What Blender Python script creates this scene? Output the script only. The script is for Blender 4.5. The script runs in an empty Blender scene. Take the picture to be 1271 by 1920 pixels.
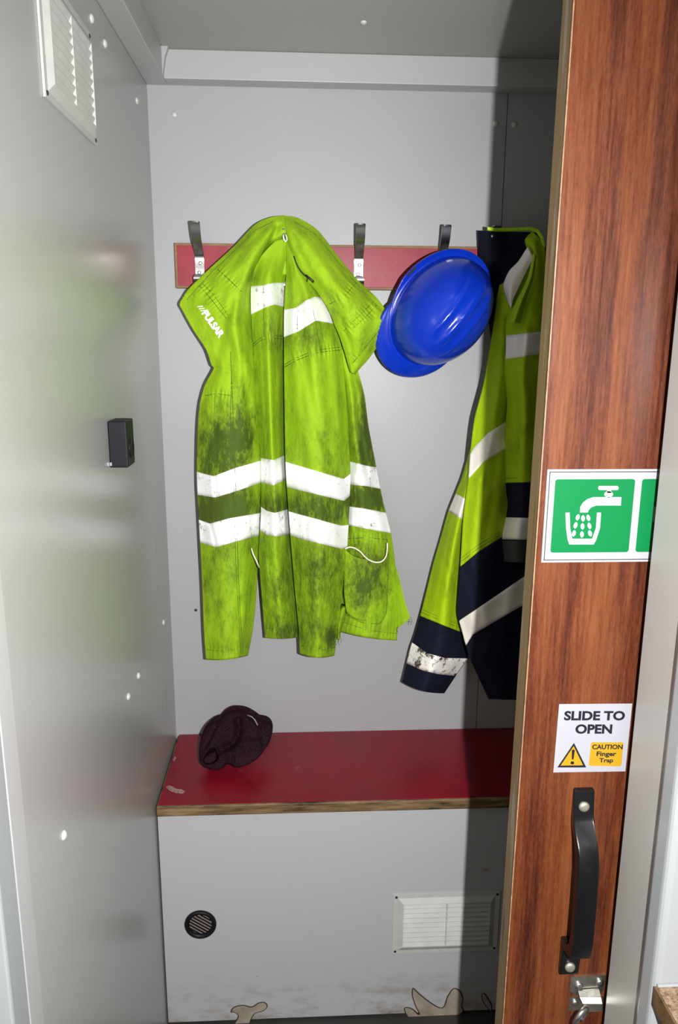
import bpy, bmesh, math, random
import numpy as np
from mathutils import Vector, Matrix, noise

S = bpy.context.scene
COL = S.collection
random.seed(4)

# ------------------------------------------------------------------ camera
CAM = np.array([0.30516, -1.7058, 1.50756])
PITCH, YAW, ROLL, F = 0.2231, 0.0529, 0.0063, 1419.4
fwd = np.array([math.sin(YAW)*math.cos(PITCH), math.cos(YAW)*math.cos(PITCH), -math.sin(PITCH)])
rgt = np.array([math.cos(YAW), -math.sin(YAW), 0.0])
upv = np.cross(rgt, fwd)
RR = math.cos(ROLL)*rgt + math.sin(ROLL)*upv
UU = -math.sin(ROLL)*rgt + math.cos(ROLL)*upv
cd = bpy.data.cameras.new('camera')
cd.sensor_fit = 'VERTICAL'; cd.sensor_height = 24.0; cd.lens = 24.0*F/1920; cd.clip_start = 0.02
cam = bpy.data.objects.new('camera', cd); COL.objects.link(cam)
M4 = Matrix.Identity(4)
for i in range(3):
    M4[i][0] = RR[i]; M4[i][1] = UU[i]; M4[i][2] = -fwd[i]; M4[i][3] = CAM[i]
cam.matrix_world = M4
S.camera = cam

# ------------------------------------------------------------------ light
S.view_settings.view_transform = 'Standard'; S.view_settings.look = 'None'
S.view_settings.gamma = 1.0; S.view_settings.exposure = 0.0; S.view_settings.use_curve_mapping = False
W = bpy.data.worlds.new('world'); S.world = W; W.use_nodes = True
W.node_tree.nodes['Background'].inputs[0].default_value = (1.0, 0.94, 0.84, 1)
W.node_tree.nodes['Background'].inputs[1].default_value = 0.36
FLASH_W = 142.0
ld = bpy.data.lights.new('camera_flash', 'SPOT'); ld.energy = FLASH_W; ld.shadow_soft_size = 0.007
ld.color = (1.0, 0.99, 0.975); ld.spot_size = math.radians(125); ld.spot_blend = 1.0
flash = bpy.data.objects.new('camera_flash', ld); COL.objects.link(flash)
flash.location = (0.434, -1.72, 1.50)
_dir = Vector((0.15, 0.0, 0.72)) - Vector(flash.location)
flash.rotation_euler = _dir.to_track_quat('-Z', 'Y').to_euler()
flash.scale = (0.78, 2.1, 1.0)

# ------------------------------------------------------------------ projection helpers (pixel -> point on a real plane)
def ray(px, py):
    return fwd + RR*(px-635.5)/F - UU*(py-960)/F
def at(px, py, Y):
    d = ray(px, py); t = (Y-CAM[1])/d[1]; p = CAM + d*t
    return Vector((p[0], Y, p[2]))
def atx(px, py, X):
    d = ray(px, py); t = (X-CAM[0])/d[0]; p = CAM + d*t
    return Vector((X, p[1], p[2]))
def ats(PX, PY, D):
    PX, PY, D = np.asarray(PX, float), np.asarray(PY, float), np.asarray(D, float)
    r = fwd + (PX[..., None]-635.5)/F*RR - (PY[..., None]-960)/F*UU
    t = (-D-CAM[1])/r[..., 1]
    return CAM + r*t[..., None]

# ------------------------------------------------------------------ materials
def lin(r, g, b):
    f = lambda c: (c/255/12.92) if c/255 <= .04045 else ((c/255+.055)/1.055)**2.4
    return (f(r), f(g), f(b), 1)
def mat(name, col, rough=.5, metal=0.0, bump=0.0, bscale=200.0, spec=.5, coat=0.0, var=0.0, vscale=8.0, sheen=0.0):
    m = bpy.data.materials.new(name); m.use_nodes = True
    n, l = m.node_tree.nodes, m.node_tree.links
    b = n['Principled BSDF']
    b.inputs['Base Color'].default_value = col if len(col) == 4 else (*col, 1)
    b.inputs['Roughness'].default_value = rough; b.inputs['Metallic'].default_value = metal
    b.inputs['Specular IOR Level'].default_value = spec; b.inputs['Coat Weight'].default_value = coat
    b.inputs['Sheen Weight'].default_value = sheen
    tc = n.new('ShaderNodeTexCoord')
    if bump:
        t = n.new('ShaderNodeTexNoise'); t.inputs['Scale'].default_value = bscale; t.inputs['Detail'].default_value = 3
        l.new(tc.outputs['Object'], t.inputs['Vector'])
        bp = n.new('ShaderNodeBump'); bp.inputs['Strength'].default_value = bump; bp.inputs['Distance'].default_value = .001
        l.new(t.outputs['Fac'], bp.inputs['Height']); l.new(bp.outputs['Normal'], b.inputs['Normal'])
    if var:
        t = n.new('ShaderNodeTexNoise'); t.inputs['Scale'].default_value = vscale; t.inputs['Detail'].default_value = 6
        l.new(tc.outputs['Object'], t.inputs['Vector'])
        cr = n.new('ShaderNodeValToRGB')
        c = b.inputs['Base Color'].default_value[:]
        cr.color_ramp.elements[0].position = .3; cr.color_ramp.elements[1].position = .65
        cr.color_ramp.elements[0].color = (c[0]*(1-var), c[1]*(1-var), c[2]*(1-var), 1)
        cr.color_ramp.elements[1].color = c
        l.new(t.outputs['Fac'], cr.inputs['Fac']); l.new(cr.outputs['Color'], b.inputs['Base Color'])
    return m
def nd(m, kind, **kw):
    x = m.node_tree.nodes.new('ShaderNode'+kind)
    for k, v in kw.items():
        if k in x.inputs: x.inputs[k].default_value = v
        else: setattr(x, k, v)
    return x
def lk(m, a, b): m.node_tree.links.new(a, b)
def ramp(m, src, stops):
    r = nd(m, 'ValToRGB')
    e = r.color_ramp.elements
    while len(e) < len(stops): e.new(.5)
    for i, (p, c) in enumerate(stops):
        e[i].position = p; e[i].color = c if len(c) == 4 else (*c, 1)
    lk(m, src, r.inputs['Fac']); return r
def mapped_noise(m, scale, nscale=1.0, detail=5, loc=(0, 0, 0), rough=.5):
    tc = nd(m, 'TexCoord'); mp = nd(m, 'Mapping'); mp.inputs['Scale'].default_value = scale; mp.inputs['Location'].default_value = loc
    lk(m, tc.outputs['Object'], mp.inputs['Vector'])
    t = nd(m, 'TexNoise'); t.inputs['Scale'].default_value = nscale; t.inputs['Detail'].default_value = detail; t.inputs['Roughness'].default_value = rough
    lk(m, mp.outputs['Vector'], t.inputs['Vector']); return t
def mixc(m, fac, a, b):
    x = nd(m, 'MixRGB')
    if hasattr(fac, 'links'): lk(m, fac, x.inputs['Fac'])
    else: x.inputs['Fac'].default_value = fac
    for s, v in ((1, a), (2, b)):
        if hasattr(v, 'links'): lk(m, v, x.inputs[s])
        else: x.inputs[s].default_value = v if len(v) == 4 else (*v, 1)
    return x.outputs[0]
def mth(m, op, a, b=None, c=None):
    x = nd(m, 'Math', operation=op); x.use_clamp = False
    for i, v in enumerate((a, b, c)):
        if v is None: continue
        if hasattr(v, 'links'): lk(m, v, x.inputs[i])
        else: x.inputs[i].default_value = v
    return x.outputs[0]
def maprange(m, v, a, b, lo=0., hi=1.):
    x = nd(m, 'MapRange'); x.interpolation_type = 'SMOOTHSTEP'
    lk(m, v, x.inputs['Value']); x.inputs['From Min'].default_value = a; x.inputs['From Max'].default_value = b
    x.inputs['To Min'].default_value = lo; x.inputs['To Max'].default_value = hi
    return x.outputs['Result']
def xyz(m):
    tc = nd(m, 'TexCoord'); s = nd(m, 'SeparateXYZ'); lk(m, tc.outputs['Object'], s.inputs[0]); return s.outputs

m_back = mat('grey_coated_panel', (.335, .338, .352), .42, bump=.16, bscale=330, var=.05, vscale=3)
m_back_r = mat('grey_coated_panel_joint', (.335, .338, .352), .42, bump=.16, bscale=330)
m_ceil = mat('ceiling_panel', (.30, .29, .28), .4, bump=.1, bscale=300)
m_trim = mat('grey_trim', (.37, .37, .372), .38)
m_white = mat('white_frame', (.27, .285, .295), .4, bump=.05, bscale=60)
m_jamb = mat('grey_jamb', (.34, .335, .32), .4)
m_floor = mat('dark_floor', (.03, .028, .025), .6, var=.3)
m_cap = mat('white_plastic_cap', (.5, .5, .49), .3)
m_black = mat('black_plastic', (.005, .005, .009), .5, spec=.2, bump=.08, bscale=500)
m_blackg = mat('black_handle_plastic', (.004, .004, .005), .28, spec=.3, bump=.1, bscale=400)
m_steel = mat('brushed_steel', (.55, .55, .56), .3, metal=1, bump=.05, bscale=300)
m_hook = mat('hook_alloy', (.42, .41, .40), .28, metal=1, bump=.05, bscale=300)
m_zinc = mat('zinc_plate', (.5, .49, .44), .38, metal=1, bump=.2, bscale=150, var=.3, vscale=60)
m_ventw = mat('white_vent_plastic', (.47, .48, .455), .45, var=.12, vscale=30)
m_dark = mat('dark_gap', (.01, .01, .01), .8)
m_sign = mat('sign_white', (.27, .27, .30), .35)
m_green = mat('sign_green', (.0, .115, .030), .5, spec=.15)
m_signblk = mat('sign_black', (.006, .006, .012), .4)
m_yellow = mat('sign_yellow', (.33, .19, .008), .35)
m_purple = mat('sign_edge_purple', (.06, .02, .12), .5)

# left wall : satin paint with scuffs near the back corner
m_left = mat('grey_satin_panel', (.335, .335, .33), .27, spec=1.0, bump=.07, bscale=380)
bsdf = m_left.node_tree.nodes['Principled BSDF']
o = xyz(m_left)
st = mapped_noise(m_left, (60, 95, 5), 1, 4, (3, 1, 2))
a = maprange(m_left, st.outputs['Fac'], .60, .70)
big = mapped_noise(m_left, (6, 9, 6), 1, 2, (1, 7, 5))
bm_ = maprange(m_left, big.outputs['Fac'], .48, .62)
my = maprange(m_left, o['Y'], -.22, -.10)
my2 = maprange(m_left, o['Y'], -.03, -.06)
mz = maprange(m_left, o['Z'], 1.26, 1.12)
mz2 = maprange(m_left, o['Z'], .55, .62)
k = a
for q in (bm_, my, my2, mz, mz2): k = mth(m_left, 'MULTIPLY', k, q)
k = mth(m_left, 'MULTIPLY', k, .8)
lk(m_left, mixc(m_left, k, (.335, .335, .33), (.10, .065, .04)), bsdf.inputs['Base Color'])

# bench front panel: grime towards the bottom
m_panel = mat('grey_bench_panel', (.395, .40, .415), .42, bump=.1, bscale=330)
bsdf = m_panel.node_tree.nodes['Principled BSDF']
o = xyz(m_panel)
n1 = mapped_noise(m_panel, (7, 7, 16), 1, 7, (0, 0, 4), .7)
g1 = maprange(m_panel, n1.outputs['Fac'], .45, .75)
gz = maprange(m_panel, o['Z'], .17, .0)
k = mth(m_panel, 'MULTIPLY', g1, gz)
n2 = mapped_noise(m_panel, (40, 40, 70), 1, 2, (5, 0, 4))
g2 = maprange(m_panel, n2.outputs['Fac'], .735, .80)
k = mth(m_panel, 'MAXIMUM', k, mth(m_panel, 'MULTIPLY', g2, .5))
lk(m_panel, mixc(m_panel, k, (.395, .40, .415), (.17, .125, .075)), bsdf.inputs['Base Color'])

def wood_edge(name, c1, c2, scale, blk=.58):
    m = mat(name, c1, .6)
    b = m.node_tree.nodes['Principled BSDF']
    n = mapped_noise(m, scale, 1, 5, (2, 3, 1), .65)
    r = ramp(m, n.outputs['Fac'], [(.36, c2), (.47, c1), (blk, c1), (blk+.14, (c1[0]*.16, c1[1]*.15, c1[2]*.15))])
    lk(m, r.outputs['Color'], b.inputs['Base Color']); return m
m_bedge = wood_edge('worn_ply_edge', (.135, .080, .034), (.23, .15, .075), (9, 20, 70), .50)
m_redge = wood_edge('rack_board_edge', (.20, .105, .035), (.26, .15, .06), (20, 20, 60), .7)
m_dedge = wood_edge('door_ply_edge', (.17, .105, .040), (.24, .19, .14), (60, 60, 6), .60)

def red_lam(name, c, cd_, scuff):
    m = mat(name, c, .32, spec=.3)
    b = m.node_tree.nodes['Principled BSDF']
    n = mapped_noise(m, (9, 9, 9), 1, 7, (0, 2, 0), .7)
    r = ramp(m, n.outputs['Fac'], [(.35, cd_), (.62, c)])
    n2 = mapped_noise(m, (40, 40, 40), 1, 4, (1, 2, 0), .6)
    s = mth(m, 'MULTIPLY', maprange(m, n2.outputs['Fac'], .62, .8), scuff)
    lk(m, mixc(m, s, r.outputs['Color'], (.45, .30, .30)), b.inputs['Base Color'])
    lk(m, ramp(m, n.outputs['Fac'], [(.3, (.28,)*3), (.7, (.45,)*3)]).outputs['Color'], b.inputs['Roughness'])
    return m
m_red = red_lam('red_laminate', (.21, .005, .016), (.15, .004, .011), .15)
m_redb = red_lam('red_board_laminate', (.30, .022, .042), (.21, .016, .030), .25)

# door veneer
m_wood = mat('mahogany_veneer', (.10, .03, .012), .38, spec=.35)
b = m_wood.node_tree.nodes['Principled BSDF']
n1 = mapped_noise(m_wood, (34, 34, 1.5), 1, 4, (0, 0, 0), .55)
n2 = mapped_noise(m_wood, (260, 260, 14), 1, 4, (4, 0, 0), .6)
n3 = mapped_noise(m_wood, (700, 700, 160), 1, 2, (4, 0, 0), .6)
v = mth(m_wood, 'ADD', mth(m_wood, 'MULTIPLY', n1.outputs['Fac'], .52), mth(m_wood, 'MULTIPLY', n2.outputs['Fac'], .34))
v = mth(m_wood, 'ADD', v, mth(m_wood, 'MULTIPLY', n3.outputs['Fac'], .20))
r = ramp(m_wood, v, [(.38, (.028, .0065, .0035)), (.47, (.060, .014, .0055)), (.55, (.094, .025, .0085)), (.66, (.130, .040, .013))])
lk(m_wood, r.outputs['Color'], b.inputs['Base Color'])
lk(m_wood, ramp(m_wood, n2.outputs['Fac'], [(.3, (.30,)*3), (.7, (.42,)*3)]).outputs['Color'], b.inputs['Roughness'])

# chipboard
m_chip = mat('chipboard', (.25, .17, .10), .8)
b = m_chip.node_tree.nodes['Principled BSDF']
n = mapped_noise(m_chip, (260, 260, 260), 1, 4, (0, 0, 0), .7)
lk(m_chip, ramp(m_chip, n.outputs['Fac'], [(.35, (.07, .035, .016)), (.5, (.19, .125, .075)), (.65, (.28, .21, .15))]).outputs['Color'], b.inputs['Base Color'])
m_chipedge = wood_edge('chipboard_edge', (.10, .055, .02), (.14, .09, .04), (60, 60, 60), .55)

# textiles
def cloth(name, col, dirtcol, rough=.75, weave=.25, dirt=True, sheen=0., fine=.0):
    m = mat(name, col, rough, spec=.25, sheen=sheen)
    b = m.node_tree.nodes['Principled BSDF']
    n = mapped_noise(m, (28, 28, 16), 1, 8, (1.3, .2, .6), .72)
    n2 = mapped_noise(m, (5, 5, 5), 1, 3, (.3, 1.2, .6), .6)
    n3 = mapped_noise(m, (160, 160, 90), 1, 5, (.3, 1.2, .6), .7)
    n4 = mapped_noise(m, (75, 75, 34), 1, 9, (.7, .2, .1), .8)
    at_ = nd(m, 'Attribute'); at_.attribute_name = 'dirt'
    base = mixc(m, maprange(m, n2.outputs['Fac'], .35, .7), (col[0]*.93, col[1]*.93, col[2]), (col[0]*1.06, col[1]*1.05, col[2]))
    if dirt:
        k = mth(m, 'ADD', n.outputs['Fac'], mth(m, 'MULTIPLY', n3.outputs['Fac'], .45))
        k = mth(m, 'ADD', k, mth(m, 'MULTIPLY', at_.outputs['Fac'], mth(m, 'MULTIPLY_ADD', n4.outputs['Fac'], 1.1, -.13)))
        k = maprange(m, k, .66, 1.42)
        k = mth(m, 'MINIMUM', mth(m, 'MULTIPLY', k, 1.1), .90)
        base = mixc(m, k, base, dirtcol)
    lk(m, base, b.inputs['Base Color'])
    bp = nd(m, 'Bump'); bp.inputs['Strength'].default_value = weave*1.6; bp.inputs['Distance'].default_value = .007
    cr = mapped_noise(m, (38, 38, 20), 1, 6, (0, 0, 0), .6)
    lk(m, cr.outputs['Fac'], bp.inputs['Height'])
    lk(m, bp.outputs['Normal'], b.inputs['Normal'])
    return m
m_lime = cloth('lime_workwear_fabric', (.30, .50, .010), (.042, .062, .010))
m_lime2 = cloth('lime_jacket_fabric', (.35, .53, .003), (.05, .07, .004))
m_limeseam = mat('lime_stitching', (.07, .13, .008), .8)
m_limebright = mat('lime_piping', (.42, .68, .01), .6)
m_navy = mat('navy_fabric', (.006, .008, .020), .85, bump=.4, bscale=500, spec=.15)
m_navy2 = mat('grey_cuff_lining', (.045, .048, .048), .85, bump=.5, bscale=300, spec=.2)
def tape(name, c, crack, thr):
    m = mat(name, c, .42, spec=.6)
    b = m.node_tree.nodes['Principled BSDF']
    n = mapped_noise(m, (70, 70, 70), 1, 7, (.3, .9, 2.2), .75)
    n2 = mapped_noise(m, (14, 14, 14), 1, 3, (.1, .9, .2), .6)
    k = mth(m, 'ADD', n.outputs['Fac'], mth(m, 'MULTIPLY', n2.outputs['Fac'], .5))
    k = maprange(m, k, thr, thr+.13)
    lk(m, mixc(m, k, c, crack), b.inputs['Base Color'])
    bp = nd(m, 'Bump'); bp.inputs['Strength'].default_value = .25; bp.inputs['Distance'].default_value = .003
    lk(m, n2.outputs['Fac'], bp.inputs['Height']); lk(m, bp.outputs['Normal'], b.inputs['Normal'])
    return m
m_tape = tape('reflective_tape', (.97, .97, .98), (.30, .28, .28), .83)
m_tape2 = tape('worn_reflective_tape', (.90, .84, .78), (.30, .24, .19), .95)
m_tape3 = tape('cracked_reflective_tape', (.92, .88, .84), (.05, .035, .02), .74)
m_logo = mat('white_print', (.92, .92, .92), .5)
m_cord = mat('cream_drawcord', (.85, .74, .62), .7, bump=.4, bscale=900)
m_zip = mat('dark_zip', (.03, .03, .022), .45, metal=.4)
m_hat = mat('blue_hard_hat_shell', (.002, .030, .44), .20, spec=.55, var=.15, vscale=14, bump=.04, bscale=60)
m_hatin = mat('blue_hat_inner', (.002, .02, .22), .5)

# ------------------------------------------------------------------ object helpers
def link(name, me, m=None, parent=None, smooth=False):
    if isinstance(me, bmesh.types.BMesh):
        bmesh.ops.recalc_face_normals(me, faces=me.faces)
        x = bpy.data.meshes.new(name); me.to_mesh(x); me.free(); me = x
    o = bpy.data.objects.new(name, me); COL.objects.link(o)
    if m is not None:
        for mm in (m if isinstance(m, (list, tuple)) else [m]): me.materials.append(mm)
    if smooth:
        for p in me.polygons: p.use_smooth = True
    if parent: 
        o.parent = parent
        o.matrix_parent_inverse = Matrix.Translation(-parent.location) if parent.type == 'EMPTY' and tuple(parent.rotation_euler) == (0, 0, 0) else Matrix.Identity(4)
    return o
def thing(name, label, cat, loc=(0, 0, 0), group=None):
    o = bpy.data.objects.new(name, None); COL.objects.link(o); o.location = loc
    o.empty_display_size = .03
    o['label'] = label; o['category'] = cat
    if group: o['group'] = group
    return o
def tag(o, label, cat, group=None):
    o['label'] = label; o['category'] = cat
    if group: o['group'] = group
    return o
def struct(o): o['kind'] = 'structure'; return o
def box(bm, x0, x1, y0, y1, z0, z1, bev=0.0, seg=2, mi=0):
    r = bmesh.ops.create_cube(bm, size=1)
    vs = r['verts']
    for v in vs:
        v.co = Vector(((x0+x1)/2+v.co.x*(x1-x0), (y0+y1)/2+v.co.y*(y1-y0), (z0+z1)/2+v.co.z*(z1-z0)))
    fs = {f for v in vs for f in v.link_faces}
    for f in fs: f.material_index = mi
    if bev:
        es = list({e for v in vs for e in v.link_edges})
        bmesh.ops.bevel(bm, geom=es, offset=bev, segments=seg, profile=.5, affect='EDGES')
def boxo(name, dims, m, parent=None, bev=0.0, seg=2):
    bm = bmesh.new(); box(bm, *dims, bev=bev, seg=seg); return link(name, bm, m, parent)
def poly_prism(bm, pts, off, mi=0):
    """pts: world points in a plane; extruded by vector off"""
    a = [bm.verts.new(p) for p in pts]; b_ = [bm.verts.new(Vector(p)+Vector(off)) for p in pts]
    fs = [bm.faces.new(a), bm.faces.new(b_[::-1])]
    n = len(pts)
    for i in range(n): fs.append(bm.faces.new((a[i], b_[i], b_[(i+1) % n], a[(i+1) % n])))
    for f in fs: f.material_index = mi
def tube(bm, pts, rad, n=8, mi=0, flat=1.0):
    pts = [Vector(p) for p in pts]; rings = []
    prevu = None
    for i, p in enumerate(pts):
        t = (pts[min(i+1, len(pts)-1)]-pts[max(i-1, 0)]).normalized()
        if prevu is None:
            u = t.orthogonal().normalized()
        else:
            u = (prevu - t*prevu.dot(t)).normalized()
        prevu = u; w = t.cross(u)
        r = rad[i] if isinstance(rad, (list, tuple)) else rad
        rings.append([bm.verts.new(p+(u*math.cos(a)+w*math.sin(a)*flat)*r) for a in [2*math.pi*k/n for k in range(n)]])
    for a, b_ in zip(rings, rings[1:]):
        for k in range(n):
            bm.faces.new((a[k], a[(k+1) % n], b_[(k+1) % n], b_[k])).material_index = mi
    bm.faces.new(rings[0][::-1]).material_index = mi; bm.faces.new(rings[-1]).material_index = mi
def lathe(bm, prof, axis_o, ax, n=24, mi=0):
    """prof: (r, h) along axis ax from axis_o"""
    ax = Vector(ax).normalized(); u = ax.orthogonal().normalized(); w = ax.cross(u); rings = []
    for r, h in prof:
        c = Vector(axis_o)+ax*h
        if r < 1e-6: rings.append([bm.verts.new(c)])
        else: rings.append([bm.verts.new(c+(u*math.cos(2*math.pi*k/n)+w*math.sin(2*math.pi*k/n))*r) for k in range(n)])
    for a, b_ in zip(rings, rings[1:]):
        for k in range(n):
            k2 = (k+1) % n
            if len(a) == 1 and len(b_) == 1: continue
            if len(a) == 1: f = bm.faces.new((a[0], b_[k], b_[k2]))
            elif len(b_) == 1: f = bm.faces.new((a[k], a[k2], b_[0]))
            else: f = bm.faces.new((a[k], a[k2], b_[k2], b_[k]))
            f.material_index = mi
def screw(parent, p, ax, r, m=m_steel, name='screw', slot=True):
    bm = bmesh.new()
    lathe(bm, [(0, -.001), (r, -.001), (r, r*.25), (r*.8, r*.5), (r*.4, r*.6), (0, r*.62)], p, ax, 16)
    o = link(name, bm, m, parent, True)
    return o
def shade_auto(o, ang=35):
    for p in o.data.polygons: p.use_smooth = True
    bm = bmesh.new(); bm.from_mesh(o.data)
    for e in bm.edges:
        if len(e.link_faces) == 2 and e.calc_face_angle(0) > math.radians(ang): e.smooth = False
    bm.to_mesh(o.data); bm.free(); return o
def text_mesh(s, bold=0.0, spacing=1.0):
    """2D triangles of the built-in font, normalised so cap height ~ 1"""
    c = bpy.data.curves.new('t', 'FONT'); c.body = s; c.size = 1.0; c.resolution_u = 4; c.offset = bold; c.space_character = spacing
    o = bpy.data.objects.new('t', c); COL.objects.link(o)
    me = o.to_mesh()
    vs = np.array([v.co[:2] for v in me.vertices]); fs = [list(p.vertices) for p in me.polygons]
    o.to_mesh_clear(); bpy.data.objects.remove(o); bpy.data.curves.remove(c)
    vs = vs - vs.min(0); return vs, fs

# ------------------------------------------------------------------ the room
XW, SEAM, ZB = 1.12, .741, .564
CZ = 2.063
struct(boxo('wall_back', (-.02, SEAM, 0, .03, 0, CZ+.02), m_back))
wb2 = struct(boxo('wall_back_right', (SEAM+.0018, XW+.02, 0.0005, .03, 0, CZ+.02), m_back_r))
struct(boxo('trim_1', (SEAM-.002, SEAM+.004, .004, .02, 0, CZ), m_dark))
bmw = bmesh.new(); box(bmw, -.03, 0, -.95, .0, 0, CZ+.02)
wl = struct(link('wall_left', bmw, m_left))
struct(boxo('wall_right', (XW, XW+.03, -.95, .0, 0, CZ+.02), m_back))
cl = struct(boxo('ceiling', (-.03, XW+.03, -.95, .03, CZ, CZ+.03), m_ceil))
struct(boxo('floor', (-.7, 1.9, -2.6, .03, -.03, 0), m_floor))
# cornice: back and left, square folded sheet
bm = bmesh.new(); box(bm, .041, XW, -.042, 0, 2.010, CZ, bev=.0015)
struct(link('trim_2', bm, m_trim))
bm = bmesh.new(); box(bm, 0.0, .041, -.95, 0, 2.010, CZ, bev=.0015)
poly_prism(bm, [(.041, -.042, 2.011), (.041, -.042, CZ), (.054, -.042, CZ), (.047, -.042, 2.045)], (0, -.014, 0))
struct(link('trim_3', bm, m_trim))
# front: posts either side of the doorway
struct(boxo('trim_4', (-.05, .0005, -.986, -.951, 0, 2.3), m_trim))
struct(boxo('wall_front_left', (-.62, .001, -1.03, -.988, 0, 2.3), m_white, bev=.003))
struct(boxo('trim_5', (.694, .76, -1.0, -.915, 0, 2.3), m_jamb, bev=.002))
struct(boxo('wall_front_right', (.687, 1.9, -1.035, -1.001, 0, 2.3), m_white, bev=.008, seg=4))

def cap_at(p, ax, parent, r=.0062):
    bm = bmesh.new()
    lathe(bm, [(0, -.001), (r, -.001), (r, .0008), (r*.9, .0022), (r*.6, .0036), (r*.25, .0043), (0, .0044)], p, ax, 20)
    link('screw_cap', bm, m_cap, parent, True)
wbo = bpy.data.objects['wall_back']
cap_at(at(327, 215, 0), (0, -1, 0), wbo); cap_at(at(929, 232, 0), (0, -1, 0), wbo)
cap_at(at(964, 234, .0005), (0, -1, 0), wb2)
for px, py in ((171, 35), (196, 82), (256, 189), (306, 1167), (259, 1267), (240, 1306), (119, 1566)):
    cap_at(atx(px, py, 0), (1, 0, 0), wl, .0066)
d = ray(682, 41); t = (CZ-CAM[2])/d[2]; cap_at(Vector(CAM+d*t), (0, 0, -1), cl)
bm = bmesh.new(); lathe(bm, [(0, -.0005), (.0035, -.0005), (.0035, .0005), (.0025, .0006), (0, -.0002)], at(367, 1144, 0), (0, -1, 0), 12)
link('screw_hole', bm, m_dark, wbo)

# ------------------------------------------------------------------ bench
bench = thing('bench', 'built-in bench with worn red laminate seat and grey panel front', 'bench', (.4, -.15, 0))
BX0, BX1, BD = .004, XW-.003, .294
bm = bmesh.new(); box(bm, BX0+.004, BX1, -BD+.004, -.002, ZB-.0015, ZB)
link('seat_top', bm, m_red, bench)
bm = bmesh.new(); box(bm, BX0, BX1, -BD, -.002, ZB-.026, ZB-.0012, bev=.003)
link('seat_edge', bm, m_bedge, bench)['label'] = 'worn brown wooden edge'
bm = bmesh.new(); box(bm, .003, BX1, -.280, -.262, .006, ZB-.028, bev=.001)
link('front_panel', bm, m_panel, bench)
bm = bmesh.new(); box(bm, .006, BX1, -.2765, -.262, ZB-.030, ZB-.0262)
link('shadow_gap', bm, m_dark, bench)
m_scuff = mat('scuffed_laminate', (.42, .25, .25), .6, var=.7, vscale=250)
def flat_blob(pts, Y=None, Z=None, h=.0004):
    out = []
    for px, py in pts:
        if Z is not None:
            d = ray(px, py); t = (Z-CAM[2])/d[2]; out.append(Vector(CAM+d*t))
        else: out.append(at(px, py, Y))
    return out
bm = bmesh.new()
poly_prism(bm, flat_blob([(311, 1476), (316, 1473), (324, 1475), (330, 1479), (340, 1480), (347, 1484), (343, 1488), (330, 1487), (322, 1484), (316, 1481)], Z=ZB), (0, 0, .0003))
link('scuff_mark', bm, m_scuff, bench); bm = bmesh.new()
poly_prism(bm, flat_blob([(324, 1425), (328, 1418), (330, 1421), (327, 1428)], Z=ZB), (0, 0, .0003))
link('scuff_mark', bm, m_scuff, bench)

# melted, blistered spots in the front panel
m_melt = mat('melted_laminate', (.36, .31, .24), .3, var=.35, vscale=40)
m_char = mat('charred_rim', (.05, .022, .008), .6, var=.5, vscale=60)
def melted(outline, h=.006):
    c = np.mean(np.array(outline, float), 0)
    # smooth closed outline
    P = np.array(outline, float); n = len(P); ring = []
    for i in range(n):
        p0, p1, p2, p3 = P[i-1], P[i], P[(i+1) % n], P[(i+2) % n]
        for t in (0, .25, .5, .75):
            ring.append(.5*((2*p1)+(-p0+p2)*t+(2*p0-5*p1+4*p2-p3)*t*t+(-p0+3*p1-3*p2+p3)*t**3))
    ring = np.array(ring)
    bm = bmesh.new()
    poly_prism(bm, [at(c[0]+(x-c[0])*1.0, c[1]+(y-c[1])*1.0, -.2803) for x, y in ring], (0, -.0012, 0))
    e = link('melted_patch', bm, m_char, bench)
    # raised pale skin, slightly inset (polygon offset inwards)
    m = len(ring); ins = []
    for i in range(m):
        tng = ring[(i+1) % m]-ring[i-1]; L = np.hypot(*tng)+1e-6; nrm = np.array([-tng[1], tng[0]])/L
        ins.append(ring[i]+nrm*1.9*orient(ring))
    bm = bmesh.new()
    poly_prism(bm, [at(x, y, -.2814) for x, y in ins], (0, -.0022, 0))
    link('blistered_skin', bm, m_melt, e)
def orient(r):
    x, y = r[:, 0], r[:, 1]; a = np.sum(x*np.roll(y, -1)-np.roll(x, -1)*y); return 1 if a > 0 else -1
melted([(432, 1897), (438, 1888), (455, 1884), (472, 1887), (484, 1880), (496, 1879), (502, 1886), (494, 1895), (478, 1900), (471, 1911), (464, 1924), (438, 1924), (446, 1905), (440, 1898)])
melted([(757, 1892), (763, 1888), (775, 1892), (786, 1902), (778, 1885), (772, 1866), (774, 1852), (786, 1862), (806, 1878), (829, 1889), (838, 1868), (850, 1853), (862, 1857), (868, 1870), (866, 1886), (869, 1894), (862, 1904), (856, 1926), (782, 1926), (764, 1906)])
melted([(902, 1866), (908, 1862), (916, 1872), (922, 1884), (921, 1897), (912, 1888), (905, 1878)])

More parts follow.
